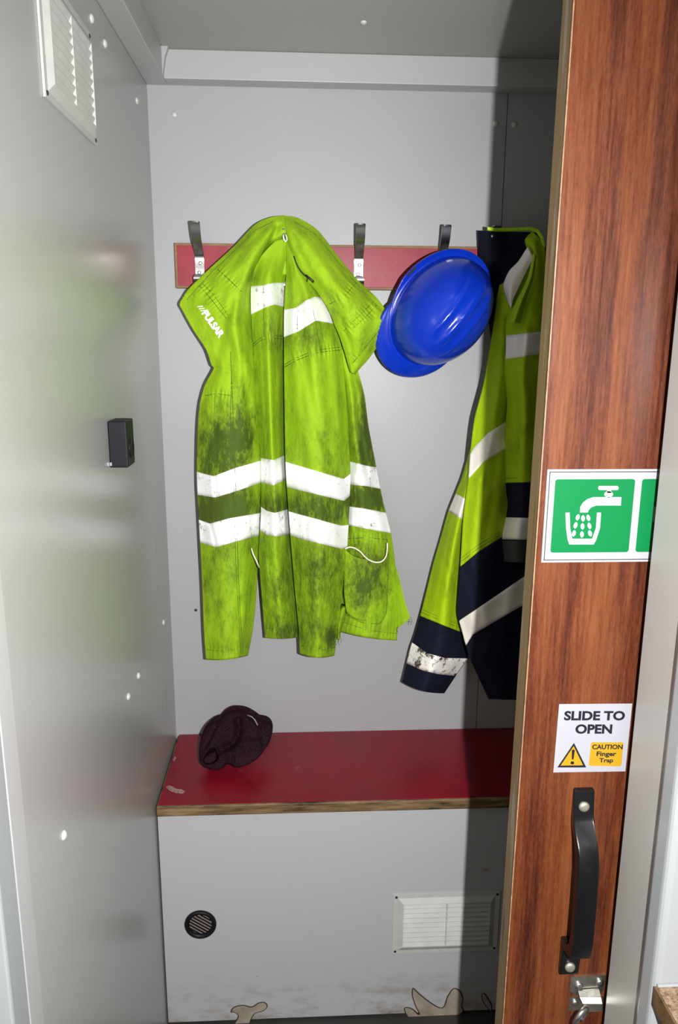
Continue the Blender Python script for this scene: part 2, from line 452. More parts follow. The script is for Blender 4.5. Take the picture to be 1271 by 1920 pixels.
# ------------------------------------------------------------------ louvre vents
def make_vent(name, label, rotz, loc, tagm=m_ventw):
    root = thing(name, label, 'vent', loc, None)
    root.rotation_euler = (0, math.pi if rotz else 0, rotz)
    W2, H2, w2, h2 = .1185, .076, .097, .0555
    bm = bmesh.new()
    # loops: outer flange back, outer front, start of bevel, raised lip, inner lip, inner back
    loops = [(W2, H2, 0), (W2, H2, -.003), (W2-.0105, H2-.009, -.003), (w2, h2, -.009), (w2-.001, h2-.001, -.009), (w2-.001, h2-.001, 0)]
    R = [[bm.verts.new((sx*a, y, sz*b_)) for sx, sz in ((-1, -1), (1, -1), (1, 1), (-1, 1))] for a, b_, y in loops]
    for A, B in zip(R, R[1:]):
        for k in range(4): bm.faces.new((A[k], A[(k+1) % 4], B[(k+1) % 4], B[k]))
    fr = link('frame', bm, tagm); fr.parent = root
    bm = bmesh.new()
    n = 9; pitch = 2*h2/n
    for k in range(n):
        z = -h2+pitch*(k+.5)
        # slanted slat: top edge deep, bottom edge proud
        pr = [(-.0010, z+pitch*.48), (-.0020, z+pitch*.52), (-.0082, z-pitch*.36), (-.0082, z-pitch*.46), (-.0068, z-pitch*.46)]
        a = [bm.verts.new((-w2+.0005, y, zz)) for y, zz in pr]; b_ = [bm.verts.new((w2-.0005, y, zz)) for y, zz in pr]
        bm.faces.new(a); bm.faces.new(b_[::-1])
        for i in range(len(pr)): bm.faces.new((a[i], b_[i], b_[(i+1) % 5], a[(i+1) % 5]))
    sl = link('louvre', bm, tagm); sl.parent = root
    bm = bmesh.new(); box(bm, -.0012, .0012, -.0086, -.0004, -h2, h2); dv = link('divider', bm, tagm); dv.parent = root
    bm = bmesh.new(); box(bm, -w2, w2, -.0012, -.0003, -h2, h2); bk = link('backing', bm, mat('vent_insect_mesh', (.30, .31, .29), .7)); bk.parent = root
    for sx in (-1, 1):
        for sz in (-1, 1):
            bm = bmesh.new()
            lathe(bm, [(0, 0), (.0030, 0), (.0030, .0008), (.0018, .0014), (0, .0009)], (sx*(W2-.0065), -.0029, sz*(H2-.006)), (0, -1, 0), 12)
            s = link('screw', bm, m_zip, None, True); s.parent = root
    return root
vc = (at(735, 1675, -.28)+at(935, 1670, -.28)+at(735, 1786, -.28)+at(935, 1781, -.28))/4
make_vent('louvre_vent', 'white louvred vent screwed to the grey panel under the bench', 0, (vc.x, -.2803, vc.z))
lv = atx(80, 177, 0); lv2 = atx(178, 270, 0)
make_vent('louvre_vent', 'white louvred vent high on the left wall near the ceiling', math.pi/2, (.0003, (lv.y+lv2.y)/2, lv.z+.074))

# round black vent
rc = at(376, 1732, -.28)
rv = thing('round_vent', 'round black plastic vent in the bench front panel', 'vent', (rc.x, -.2803, rc.z))
bm = bmesh.new()
lathe(bm, [(.0345, 0), (.0345, .003), (.033, .006), (.030, .007), (.026, .004), (.0235, -.0002), (.0345, 0)], (rc.x, -.2803, rc.z), (0, -1, 0), 48)
link('vent_ring', bm, m_black, rv, True)
bm = bmesh.new(); lathe(bm, [(0, .0002), (.0245, .0002), (.0245, .0008), (0, .0008)], (rc.x, -.2803, rc.z), (0, -1, 0), 32)
link('backing', bm, mat('vent_mesh', (.22, .17, .15), .6, bump=.8, bscale=900), rv)
bm = bmesh.new()
for k in range(-3, 4):
    o_ = k*.0068; half = math.sqrt(max(.0243**2-o_**2, 0))
    dvec = Vector((math.cos(math.radians(-35)), 0, math.sin(math.radians(-35)))); nv = Vector((-dvec.z, 0, dvec.x))
    c = Vector((rc.x, -.2811, rc.z))+nv*o_
    a = c-dvec*half; b_ = c+dvec*half
    q = [a-nv*.0009, a+nv*.0009, b_+nv*.0009, b_-nv*.0009]
    poly_prism(bm, q, (0, -.0025, 0))
link('vent_bars', bm, m_black, rv)

# ------------------------------------------------------------------ small black box on the left wall
p0, p1 = atx(200, 790, 0), atx(206, 878, 0)
bx = thing('latch_box', 'small black plastic box fixed to the left wall', 'box', (0, p0.y, p1.z))
y0 = p0.y; z1, z0 = p0.z, p1.z
yb = y0+.052
bm = bmesh.new(); box(bm, .0003, .030, y0, yb, z0+.001, z1, bev=.0022, seg=2)
link('housing', bm, m_black, bx)
bm = bmesh.new(); lathe(bm, [(.016, -.001), (.0165, .0008), (.015, .0018), (.0135, .0004), (0, .0004)], (.030, (y0+yb)/2+.002, (z0+z1)/2-.008), (1, 0, 0), 32)
link('round_recess', bm, m_black, bx, True)
bm = bmesh.new(); box(bm, .0003, .004, y0-.001, y0+.002, z0+.004, z0+.010, bev=.0005); link('clip', bm, m_steel, bx)

# ------------------------------------------------------------------ coat rack
rack = thing('coat_rack', 'red coat rack board with metal hooks on the back wall', 'coat rack', (.4, 0, 1.66))
ra, rb = at(326, 456, -.018), at(328, 540, -.018)
RX0, RZ1, RZ0 = ra.x, ra.z+.001, rb.z
bm = bmesh.new(); box(bm, RX0, 1.02, -.017, -.0004, RZ0, RZ1, bev=.001)
link('board_edge', bm, m_redge, rack)['label'] = 'brown wooden edge'
bm = bmesh.new(); box(bm, RX0+.0055, 1.015, -.0182, -.0165, RZ0+.005, RZ1-.005, bev=.0006)
link('board', bm, m_redb, rack)
def hook_mesh():
    w = .0095
    # side profile (y outward negative, z)
    pts = [(-.034, -.012), (-.036, -.020), (-.030, -.028), (-.020, -.028), (-.006, -.022), (-.0032, -.014), (-.0030, .0), (-.0030, .022), (-.008, .032), (-.026, .045), (-.044, .062), (-.055, .085), (-.058, .088)]
    # smooth
    P = []
    for i in range(len(pts)-1):
        p0 = np.array(pts[max(i-1, 0)]); p1 = np.array(pts[i]); p2 = np.array(pts[i+1]); p3 = np.array(pts[min(i+2, len(pts)-1)])
        for t in np.linspace(0, 1, 5)[:-1]:
            P.append(.5*((2*p1)+(-p0+p2)*t+(2*p0-5*p1+4*p2-p3)*t*t+(-p0+3*p1-3*p2+p3)*t**3))
    P.append(np.array(pts[-1])); P = np.array(P); n = len(P)
    bm = bmesh.new(); rows = []
    for i in range(n):
        t = P[min(i+1, n-1)]-P[max(i-1, 0)]; t /= np.hypot(*t); nn = np.array([-t[1], t[0]])*.0014
        e = min(i, n-1-i); ww = w*min(1, .45+.2*e)
        rows.append([bm.verts.new((sx*ww, *(P[i]+s*nn))) for sx, s in ((-1, -1), (1, -1), (1, 1), (-1, 1))])
    for A, B in zip(rows, rows[1:]):
        for k in range(4): bm.faces.new((A[k], A[(k+1) % 4], B[(k+1) % 4], B[k]))
    bm.faces.new(rows[0]); bm.faces.new(rows[-1][::-1])
    bmesh.ops.recalc_face_normals(bm, faces=bm.faces)
    me = bpy.data.meshes.new('hook'); bm.to_mesh(me); bm.free(); me.materials.append(m_hook); return me
HM = hook_mesh()
def add_hook(px, z):
    X = at(px, 505, -.019).x
    h = bpy.data.objects.new('hook', HM); COL.objects.link(h); h.parent = rack
    h.matrix_parent_inverse = Matrix.Translation(-rack.location)
    h.location = (X, -.0186, z)
    shade_auto(h, 40)
    for dz, dx in ((.013, .0015), (-.006, -.0010)):
        bm = bmesh.new(); lathe(bm, [(0, 0), (.0040, 0), (.0040, .0008), (.0025, .0020), (.0008, .0016), (0, .0010)], (dx, -.0042, dz), (0, -1, 0), 14)
        s = link('screw', bm, m_steel, None, True); s.parent = h
HZ = at(375, 506, -.019).z
for px in (375, 672, 826, 915): add_hook(px, HZ)
add_hook(538, HZ-.012)

# ------------------------------------------------------------------ cloth sheets
def crom(A, ts):
    A = np.asarray(A, float); n = len(A); out = []
    for t in ts:
        x = t*(n-1); i = min(int(x), n-2); f = x-i
        p0 = A[max(i-1, 0)]; p1 = A[i]; p2 = A[i+1]; p3 = A[min(i+2, n-1)]
        if i == 0: p0 = 2*p1-p2
        if i+2 > n-1: p3 = 2*p2-p1
        # reduced tension keeps outlines crisp
        m1 = (p2-p0)*.42; m2 = (p3-p1)*.42
        out.append((2*f**3-3*f*f+1)*p1+(f**3-2*f*f+f)*m1+(-2*f**3+3*f*f)*p2+(f**3-f*f)*m2)
    return np.array(out)
class Sheet:
    def __init__(s, rows, nu=72, nv=190, wr=.004, seed=0, dark=None, fx=.035, fy=.012):
        """rows: [(xl,yl,xr,yr, [d0..dk])]  edge points in photo pixels, depths (m from wall) across"""
        A = np.array([[r[0], r[1], r[2], r[3]] for r in rows], float)
        nd_ = len(rows[0][4]); Dm = np.array([r[4] for r in rows], float)
        sag = np.array([(r[5] if len(r) > 5 else 0) for r in rows], float)[:, None]
        ts = np.linspace(0, 1, nv); us = np.linspace(0, 1, nu)
        E = crom(A, ts); DD = crom(Dm, ts); SG = crom(sag, ts)
        D = crom(DD.T, us).T
        PX = E[:, 0:1]*(1-us)+E[:, 2:3]*us
        PY = E[:, 1:2]*(1-us)+E[:, 3:4]*us + SG*(4*us*(1-us))
        edge = np.minimum(1, 6*np.minimum(us, 1-us))
        N = np.zeros_like(D)
        for i in range(nv):
            for j in range(nu):
                N[i, j] = noise.noise(Vector((PX[i, j]*fx, PY[i, j]*fy, seed*7.3))) + .5*noise.noise(Vector((PX[i, j]*fx*2.1, PY[i, j]*fy*2.7, seed*3.3+9)))*.6 - .9*abs(noise.noise(Vector((PX[i, j]*.028+PY[i, j]*.012, PY[i, j]*.022-PX[i, j]*.01, seed*5.1)))) + .12*noise.noise(Vector((PX[i, j]*.09, PY[i, j]*.09, seed)))
        D = D+N*wr*(.35+.65*edge)
        s.PX, s.PY, s.D = PX, PY, D; s.nu, s.nv = nu, nv
    def pucker(s, pts, amp=.0016, wid=5.0, wave=7.0):
        P = np.array(pts, float); best = np.full(s.PX.shape, 1e9); al = np.zeros(s.PX.shape); L = 0
        for a, b_ in zip(P, P[1:]):
            ab = b_-a; n = np.hypot(*ab); t = np.clip(((s.PX-a[0])*ab[0]+(s.PY-a[1])*ab[1])/n**2, 0, 1)
            d = np.hypot(s.PX-a[0]-ab[0]*t, s.PY-a[1]-ab[1]*t); m = d < best; best[m] = d[m]; al[m] = (L+t*n)[m]; L += n
        ph = np.sin(al/wave*2*math.pi+np.sin(al*.13)*2)
        s.D += -amp*np.exp(-(best/wid)**2)*(.8) + amp*.8*ph*np.exp(-(best/(wid*1.7))**2)
    def crease(s, pts, amp, wid, side=0):
        P = np.array(pts, float); best = np.full(s.PX.shape, 1e9)
        for a, b_ in zip(P, P[1:]):
            ab = b_-a; n = np.hypot(*ab); t = np.clip(((s.PX-a[0])*ab[0]+(s.PY-a[1])*ab[1])/n**2, 0, 1)
            best = np.minimum(best, np.hypot(s.PX-a[0]-ab[0]*t, s.PY-a[1]-ab[1]*t))
        s.D += amp*np.exp(-(best/wid)**2)
    def depth(s, px, py):
        d2 = (s.PX-px)**2+(s.PY-py)**2
        idx = np.argpartition(d2.ravel(), 5)[:5]; w = 1/(d2.ravel()[idx]+.05)
        return float((s.D.ravel()[idx]*w).sum()/w.sum())
    def band(s, top, bot, off=.0016, nk=7, x0=None, x1=None):
        tx, ty = zip(*top); bx_, by_ = zip(*bot)
        cols = []
        for j in range(s.nu):
            px = s.PX[:, j]; py = s.PY[:, j]
            def solve(xs, ys):
                h = py-np.interp(px, xs, ys)
                for i in range(s.nv-1):
                    if h[i] <= 0 < h[i+1]: return i + (-h[i])/(h[i+1]-h[i])
                return None
            a = solve(tx, ty); b_ = solve(bx_, by_)
            if a is None or b_ is None or b_ <= a: continue
            pts = []
            for k in range(nk):
                f = a+(b_-a)*k/(nk-1); i = min(int(f), s.nv-2); g = f-i
                pts.append([(1-g)*q[i, j]+g*q[i+1, j] for q in (s.PX, s.PY, s.D)])
            if x0 is not None and np.mean([p[0] for p in pts]) < x0: continue
            if x1 is not None and np.mean([p[0] for p in pts]) > x1: continue
            cols.append(pts)
        return np.array(cols), off
def grid_shell(bm, PX, PY, D, back, dirtf=None, layer=None, mi=0, rim=True):
    P = ats(PX, PY, D); Q = ats(PX, PY, back)
    # keep the back sheet's world X/Z aligned with the front (true thickness along y)
    Q[..., 0] = P[..., 0]; Q[..., 2] = P[..., 2]
    a, b_ = P.shape[:2]
    V = [[bm.verts.new(P[i, j]) for j in range(b_)] for i in range(a)]
    U = [[bm.verts.new(Q[i, j]) for j in range(b_)] for i in range(a)]
    if layer is not None and dirtf is not None:
        for i in range(a):
            for j in range(b_):
                v_ = dirtf(PX[i, j], PY[i, j]); V[i][j][layer] = v_; U[i][j][layer] = v_
    for i in range(a-1):
        for j in range(b_-1):
            bm.faces.new((V[i][j], V[i+1][j], V[i+1][j+1], V[i][j+1])).material_index = mi
            bm.faces.new((U[i][j], U[i][j+1], U[i+1][j+1], U[i+1][j])).material_index = mi
    loop = [(i, 0) for i in range(a)]+[(a-1, j) for j in range(1, b_)]+[(i, b_-1) for i in range(a-2, -1, -1)]+[(0, j) for j in range(b_-2, 0, -1)]
    for (i, j), (k, l) in zip(loop, loop[1:]+loop[:1]):
        bm.faces.new((V[i][j], U[i][j], U[k][l], V[k][l])).material_index = mi
def body_mesh(name, sheets, m, parent, dirtf=None, thick=.012):
    bm = bmesh.new(); ly = bm.verts.layers.float.new('dirt')
    for sh in sheets:
        u = np.linspace(0, 1, sh.nu)
        back = np.maximum(sh.D*0+.008, sh.D-.003-thick*2.2*np.sqrt(4*u*(1-u)))
        back = np.minimum(back, sh.D-.0015)
        grid_shell(bm, sh.PX, sh.PY, sh.D, back, dirtf, ly)
    return link(name, bm, m, parent, True)
def tape_mesh(name, bands, m, parent):
    bm = bmesh.new()
    for cols, off in bands:
        if len(cols) < 2: continue
        C = cols.transpose(1, 0, 2)
        grid_shell(bm, C[..., 0], C[..., 1], C[..., 2]+off, C[..., 2]-.001)
    return link(name, bm, m, parent, True)
def on_sheet_line(bm, sh, pts, rad=.0006, off=.0011, step=5, smooth=3):
    P = np.array(pts, float); L = np.r_[0, np.cumsum(np.hypot(*np.diff(P, axis=0).T))]
    n = max(3, int(L[-1]/step)); ss = np.linspace(0, L[-1], n)
    xs = np.interp(ss, L, P[:, 0]); ys = np.interp(ss, L, P[:, 1])
    ds = np.array([sh.depth(x, y) for x, y in zip(xs, ys)])
    for _ in range(smooth):
        ds[1:-1] = (ds[:-2]+ds[1:-1]*2+ds[2:])/4
    tube(bm, [Vector(p) for p in ats(xs, ys, ds+off)], rad, 6)
def text_on_sheet(bm, sh, s, p0, dirv, hpx, bold=.02, off=.0016, spacing=1.05, length=None):
    vs, fs = text_mesh(s, bold, spacing)
    dv = np.array(dirv, float); dv /= np.hypot(*dv); up = np.array([dv[1], -dv[0]])
    sy = hpx/vs[:, 1].max(); sx = sy if length is None else length/vs[:, 0].max()
    q = [bm.verts.new(Vector(ats(*(pp := np.array(p0)+dv*x*sx+up*y*sy), sh.depth(*pp)+off))) for x, y in vs]
    for f in fs:
        try: bm.faces.new([q[i] for i in f])
        except ValueError: pass
def blobs(lst, base=0.0):
    def f(x, y):
        v = base
        for (bx_, by_, sx, sy, a) in lst:
            v += a*math.exp(-((x-bx_)/sx)**2-((y-by_)/sy)**2)
        return v
    return f

# ------------------------------------------------------------------ jacket hanging in the middle
jk = thing('jacket', 'dirty lime high-visibility jacket hanging open from the middle of the coat rack', 'jacket', (.25, -.08, 1.2))
def E3(a, m_, b_):
    k = .012 if m_-min(a, b_) > .03 else 0
    a, b_, m_ = a-k, b_-k, m_+k
    return [a, a*.38+m_*.62, m_, b_*.38+m_*.62, b_]
left = Sheet([
    (534, 404, 537, 447, [.050, .062, .070, .074, 0.052]),
    (508, 407, 512, 462, [.055, .072, .085, .082, 0.052]),
    (478, 421, 497, 482, [.055, .080, .098, .094, 0.056]),
    (440, 460, 482, 508, [.058, .085, .108, .104, 0.058]),
    (388, 508, 475, 540, [.065, .090, .115, .118, 0.060]),
    (354, 541, 473, 560, [.070, .095, .118, .128, 0.062]),
    (344, 556, 473, 574, [.073, .093, .119, .131, 0.064]),
    (336.5, 570, 473, 588, [.075, .096, .120, .134, 0.064]),
    (343, 584, 473, 598, [.077, .097, .120, .134, 0.064]),
    (362, 618, 474, 625, [.085, .100, .122, .136, 0.066]),
    (386, 655, 476, 662, [.095, .108, .122, .134, 0.068]),
    (396, 684, 480, 688, [.091, .111, .124, .132, 0.068]),
    (400, 692, 480, 695, [.090, .112, .124, .132, 0.068]),
    (384, 722, 484, 722, [.085, .112, .126, .128, 0.068]),
    (374, 760, 487, 760, [.082, .114, .132, .122, 0.066]),
    (370, 815, 489, 815, [.082, .118, .138, .128, 0.064]),
    (369, 900, 491, 893, [.082, .122, .142, .124, 0.064], 14),
    (374, 1000, 486, 990, [.084, .124, .140, .126, 0.064], 14),
    (379, 1100, 481, 1108, [.086, .120, .138, .124, 0.066], 4),
    (382, 1180, 474, 1180, [.088, .118, .136, .120, 0.068], 2),
    (386, 1237, 465, 1229, [.090, .116, .132, .118, 0.070], 4)], seed=1, nv=230, wr=.005)
cen1 = Sheet([
    (515, 452, 538, 446, E3(0.082, 0.074, 0.072)),
    (490, 480, 538, 478, E3(0.084, 0.086, 0.068)),
    (474, 515, 536, 512, E3(0.086, 0.096, 0.065)),
    (470, 545, 534, 540, E3(0.088, 0.102, 0.061)),
    (471, 600, 533, 600, E3(0.090, 0.106, 0.060)),
    (478, 700, 533, 700, E3(0.088, 0.112, 0.056)),
    (485, 800, 533, 800, E3(0.088, 0.116, 0.054)),
    (489, 870, 535, 862, E3(0.088, 0.120, 0.054), 6),
    (489, 960, 543, 960, E3(0.090, 0.122, 0.054), 8),
    (485, 1040, 548, 1045, E3(0.090, 0.120, 0.056), 4),
    (490, 1110, 555, 1110, E3(0.092, 0.120, 0.058)),
    (494, 1160, 560, 1160, E3(0.092, 0.118, 0.058)),
    (497, 1196, 564, 1194, E3(0.092, 0.116, 0.058), 3)], seed=2, nv=170, wr=.004)
cen2 = Sheet([
    (536, 444, 548, 450, E3(0.074, 0.080, 0.070)),
    (537, 480, 562, 486, E3(0.078, 0.094, 0.072)),
    (536, 520, 590, 530, E3(0.082, 0.108, 0.076)),
    (533, 565, 614, 562, E3(0.086, 0.120, 0.080)),
    (532, 600, 628, 598, E3(0.090, 0.126, 0.084)),
    (532, 660, 640, 650, E3(0.094, 0.134, 0.088)),
    (533, 740, 648, 735, E3(0.098, 0.140, 0.092)),
    (534, 820, 654, 820, E3(0.098, 0.146, 0.096)),
    (536, 890, 657, 893, E3(0.098, 0.152, 0.098), -4),
    (541, 960, 654, 975, E3(0.100, 0.154, 0.100), -2),
    (547, 1040, 650, 1045, E3(0.100, 0.154, 0.100), 2),
    (553, 1110, 642, 1110, E3(0.102, 0.150, 0.100)),
    (559, 1170, 634, 1172, E3(0.104, 0.146, 0.100)),
    (562, 1226, 627, 1229, E3(0.106, 0.140, 0.100), 6)], seed=3, nv=190, wr=.004)
right = Sheet([
    (537, 447, 533, 404, [.076, .078, .074, .064, .050]),
    (541, 468, 560, 409, [.080, .098, .096, .080, .056]),
    (548, 490, 596, 432, [.088, .112, .112, .094, .062]),
    (562, 512, 632, 478, [.096, .124, .126, .108, .068]),
    (590, 542, 668, 522, [.100, .136, .138, .116, .076]),
    (608, 568, 706, 558, [.104, .142, .144, .120, .084]),
    (619, 588, 731, 593, [.105, .143, .142, .118, .089]),
    (622, 596, 738, 602, [.106, .144, .142, .118, .090]),
    (625, 605, 733, 611, [.106, .144, .142, .118, .090]),
    (636, 630, 716, 638, [.108, .138, .136, .116, .092]),
    (646, 660, 692, 672, [.106, .124, .122, .110, .092]),
    (652, 682, 676, 690, [.103, .115, .112, .106, .092]),
    (657, 698, 666, 702, [.100, .108, .108, .104, .092])], seed=4, nv=130, wr=.004)
side = Sheet([
    (622, 640, 652, 650, E3(.05, .070, .06)),
    (630, 690, 669, 690, E3(.05, .078, .062)),
    (636, 740, 683, 740, E3(.05, .082, .062)),
    (640, 800, 691, 800, E3(.05, .086, .062)),
    (642, 860, 704, 868, E3(.05, .090, .062)),
    (642, 930, 717, 935, E3(.05, .092, .062)),
    (640, 1000, 733, 1000, E3(.05, .094, .064)),
    (638, 1060, 741, 1060, E3(.05, .096, .066)),
    (636, 1120, 747, 1120, E3(.05, .094, .068)),
    (630, 1182, 744, 1201, E3(.05, .090, .070), 4)], seed=5, nv=140, wr=.006)
torn = Sheet([
    (741, 1070, 744, 1068, [.066, .068, .070]),
    (742, 1100, 752, 1098, [.062, .070, .076]),
    (744, 1130, 759, 1128, [.060, .072, .080]),
    (745, 1160, 768, 1155, [.060, .074, .082]),
    (745, 1178, 764, 1164, [.060, .074, .082])], nu=12, nv=40, seed=6, wr=.001)
strayl = Sheet([
    (640, 1140, 648, 1140, [.085, .09, .085]),
    (632, 1160, 646, 1160, [.085, .10, .085]),
    (630, 1180, 640, 1180, [.085, .10, .085]),
    (633, 1200, 637, 1200, [.085, .09, .085])], nu=10, nv=24, seed=8, wr=.001)
SEAMS = [
    (left, [(432, 660), (434, 700), (437, 780), (440, 870), (444, 960), (446, 1050), (450, 1150), (456, 1226)], .0005),
    (left, [(434, 700), (432, 780), (438, 880), (440, 960), (442, 1060), (448, 1160), (452, 1226)], .0004),
    (left, [(408, 505), (425, 520), (453, 547)], .0005),
    (left, [(380, 532), (400, 552), (427, 590)], .0004),
    (left, [(374, 536), (395, 560), (424, 597)], .0004),
    (left, [(388, 1218), (420, 1222), (462, 1214)], .0004),
    (left, [(385, 742), (405, 738), (434, 742)], .0004),
    (left, [(403, 740), (401, 800), (405, 870)], .0003),
    (cen1, [(474, 645), (490, 632), (510, 628), (532, 631)], .0005),
    (cen1, [(474, 650), (490, 637), (510, 633), (532, 636)], .0004),
    (cen1, [(494, 535), (494, 580), (495, 630)], .0004),
    (cen1, [(500, 1178), (530, 1184), (562, 1180)], .0004),
    (cen2, [(534, 688), (555, 676), (590, 662), (638, 656)], .0005),
    (cen2, [(534, 683), (555, 671), (590, 657), (637, 651)], .0004),
    (cen2, [(584, 560), (590, 600), (602, 660)], .0004),
    (cen2, [(557, 577), (558, 625)], .0004),
    (cen2, [(565, 1210), (600, 1220), (628, 1214)], .0004),
    (right, [(618, 570), (645, 556), (668, 530)], .0005),
    (right, [(645, 620), (670, 595), (700, 566)], .0004),
    (right, [(650, 626), (690, 590), (706, 572)], .0004),
    (right, [(662, 680), (690, 645), (727, 600)], .0005),
    (right, [(552, 415), (590, 438), (625, 480), (660, 522), (722, 590)], .0004),
    (left, [(512, 415), (478, 432), (450, 460), (395, 512), (350, 562)], .0004),
    (side, [(652, 1010), (690, 1008), (726, 1012)], .0005),
    (side, [(726, 1012), (728, 1080), (724, 1150), (712, 1170), (680, 1168), (642, 1150)], .0005),
    (side, [(640, 1165), (690, 1182), (744, 1188)], .0004),
]
for sh_, pts_, _ in SEAMS: sh_.pucker(pts_)
for sh_, pts_, a_, w_ in (
    (left, [(520, 425), (500, 470), (486, 520), (480, 580)], -.010, 6), (left, [(508, 430), (478, 480), (455, 540), (440, 600)], .007, 9),
    (left, [(478, 430), (440, 480), (405, 530)], .004, 8), (left, [(452, 600), (458, 700), (470, 800)], -.008, 7), (left, [(440, 560), (420, 610), (405, 680)], -.005, 9),
    (left, [(473, 640), (478, 760), (482, 860)], .006, 6), (left, [(385, 770), (412, 800), (430, 830)], .003, 6), (left, [(400, 800), (390, 860)], -.003, 7),
    (left, [(470, 900), (466, 960), (470, 1020)], .004, 7), (left, [(455, 1120), (440, 1180), (430, 1230)], -.003, 8), (left, [(402, 885), (404, 935)], -.003, 3), (left, [(393, 975), (405, 1026)], -.003, 3),
    (right, [(540, 420), (575, 450), (610, 500), (650, 570)], .005, 10), (right, [(548, 440), (575, 500), (618, 560)], -.006, 7), (right, [(640, 600), (655, 640), (662, 680)], -.006, 6), (right, [(690, 560), (700, 600), (680, 650)], -.003, 7),
    (cen1, [(502, 640), (506, 760), (510, 860)], .005, 8), (cen1, [(520, 520), (525, 600), (520, 700)], -.006, 6), (cen1, [(500, 1040), (520, 1080), (535, 1130)], -.005, 8), (cen1, [(498, 1120), (515, 1150), (550, 1160)], .004, 7), (cen1, [(495, 1060), (505, 1120)], .005, 8),
    (cen2, [(560, 500), (566, 600), (575, 700), (595, 800), (620, 850)], -.007, 9), (cen2, [(548, 640), (556, 760), (580, 850)], .005, 10), (cen2, [(620, 640), (632, 740), (640, 830)], .005, 8), (cen2, [(556, 460), (575, 540), (600, 620)], .004, 8),
    (cen2, [(565, 1080), (600, 1090), (640, 1075)], -.004, 7), (cen2, [(560, 1110), (600, 1105), (640, 1120)], .003, 7), (cen2, [(570, 1045), (610, 1060), (645, 1050)], .003, 8), (cen2, [(575, 1170), (610, 1190)], -.003, 7),
    (side, [(668, 740), (676, 820), (688, 880)], -.006, 6), (side, [(655, 720), (664, 820), (672, 900)], .004, 6), (side, [(712, 1090), (716, 1140)], .004, 4), (side, [(690, 905), (700, 960)], .004, 7)):
    sh_.crease(pts_, a_, w_)
dirt1 = blobs([(540, 1010, 220, 170, .38), (610, 890, 45, 90, .25), (520, 780, 20, 60, .2), (395, 830, 40, 80, .7), (440, 850, 45, 70, .75), (455, 790, 25, 60, .7), (420, 960, 60, 30, .95), (400, 1090, 35, 90, .35),
               (400, 930, 60, 60, .5), (600, 960, 60, 25, .75), (520, 950, 40, 25, .5), (690, 860, 30, 70, .9), (690, 940, 40, 30, 1.2), (690, 1080, 48, 60, .95),
               (590, 600, 45, 60, .55), (500, 620, 40, 60, .5), (560, 640, 50, 25, .3), (690, 790, 22, 60, .8), (600, 1080, 40, 60, .5),
               (520, 1120, 30, 70, .4), (590, 1190, 60, 50, .5), (530, 1185, 30, 20, .6), (430, 1215, 50, 20, .3), (620, 1195, 12, 18, .9), (425, 460, 40, 25, .25),
               (630, 440, 30, 25, .25), (690, 640, 18, 30, .35), (670, 560, 40, 40, .2), (475, 520, 12, 20, .6)])
body_mesh('body', [left, cen1, cen2, side, torn, strayl], m_lime, jk, dirt1)
body_mesh('collar_flap', [right], m_lime, jk, dirt1)
bt = [left.band([(365, 884), (400, 893), (440, 878), (495, 862)], [(365, 927), (403, 933), (440, 922), (495, 903)]),
      cen1.band([(485, 858), (513, 863), (538, 852)], [(485, 904), (513, 910), (538, 898)]),
      cen2.band([(532, 865), (640, 897), (645, 898), (660, 886)], [(532, 912), (640, 938), (645, 939), (660, 926)])]
tape_mesh('reflective_band', bt, m_tape, jk)
bt = [left.band([(365, 972), (393, 982), (430, 972), (488, 962)], [(365, 1014), (405, 1026), (440, 1016), (490, 1003)]),
      cen1.band([(482, 945), (500, 958), (515, 962), (548, 953)], [(482, 990), (500, 1003), (520, 1006), (550, 1000)]),
      cen2.band([(538, 958), (570, 967), (640, 986), (660, 984)], [(538, 1002), (570, 1012), (640, 1029), (660, 1027)])]
tape_mesh('reflective_band', bt, m_tape, jk)
tape_mesh('reflective_band', [side.band([(650, 864), (690, 874), (715, 878)], [(650, 908), (690, 912), (720, 918)])], m_tape, jk)
tape_mesh('reflective_band', [side.band([(650, 949), (690, 955), (730, 963)], [(650, 984), (690, 992), (735, 1000)])], m_tape, jk)
tape_mesh('reflective_band', [cen1.band([(468, 537), (492, 535), (515, 530), (535, 530)], [(468, 591), (500, 575), (515, 571), (535, 576)])], m_tape, jk)
tape_mesh('reflective_band', [cen2.band([(530, 581), (555, 577), (572, 564), (590, 556), (612, 560)], [(530, 633), (560, 621), (592, 601), (632, 608)])], m_tape, jk)
# seams and stitching
bm = bmesh.new()
for q_ in SEAMS: on_sheet_line(bm, q_[0], q_[1], q_[2]*1.25)
link('stitching', bm, m_limeseam, jk, True)
# pocket with a sagging mouth
pk = Sheet([(646, 1030, 722, 1026, E3(.092, .110, .082), 20), (646, 1060, 723, 1060, E3(.092, .112, .082), 8), (645, 1110, 722, 1110, E3(.09, .110, .082)), (650, 1150, 712, 1158, E3(.088, .102, .080), 10)], nu=28, nv=50, seed=11, wr=.003)
pko = body_mesh('pocket', [pk], m_lime, jk, blobs([(690, 1090, 60, 80, 1.15)]), .002)
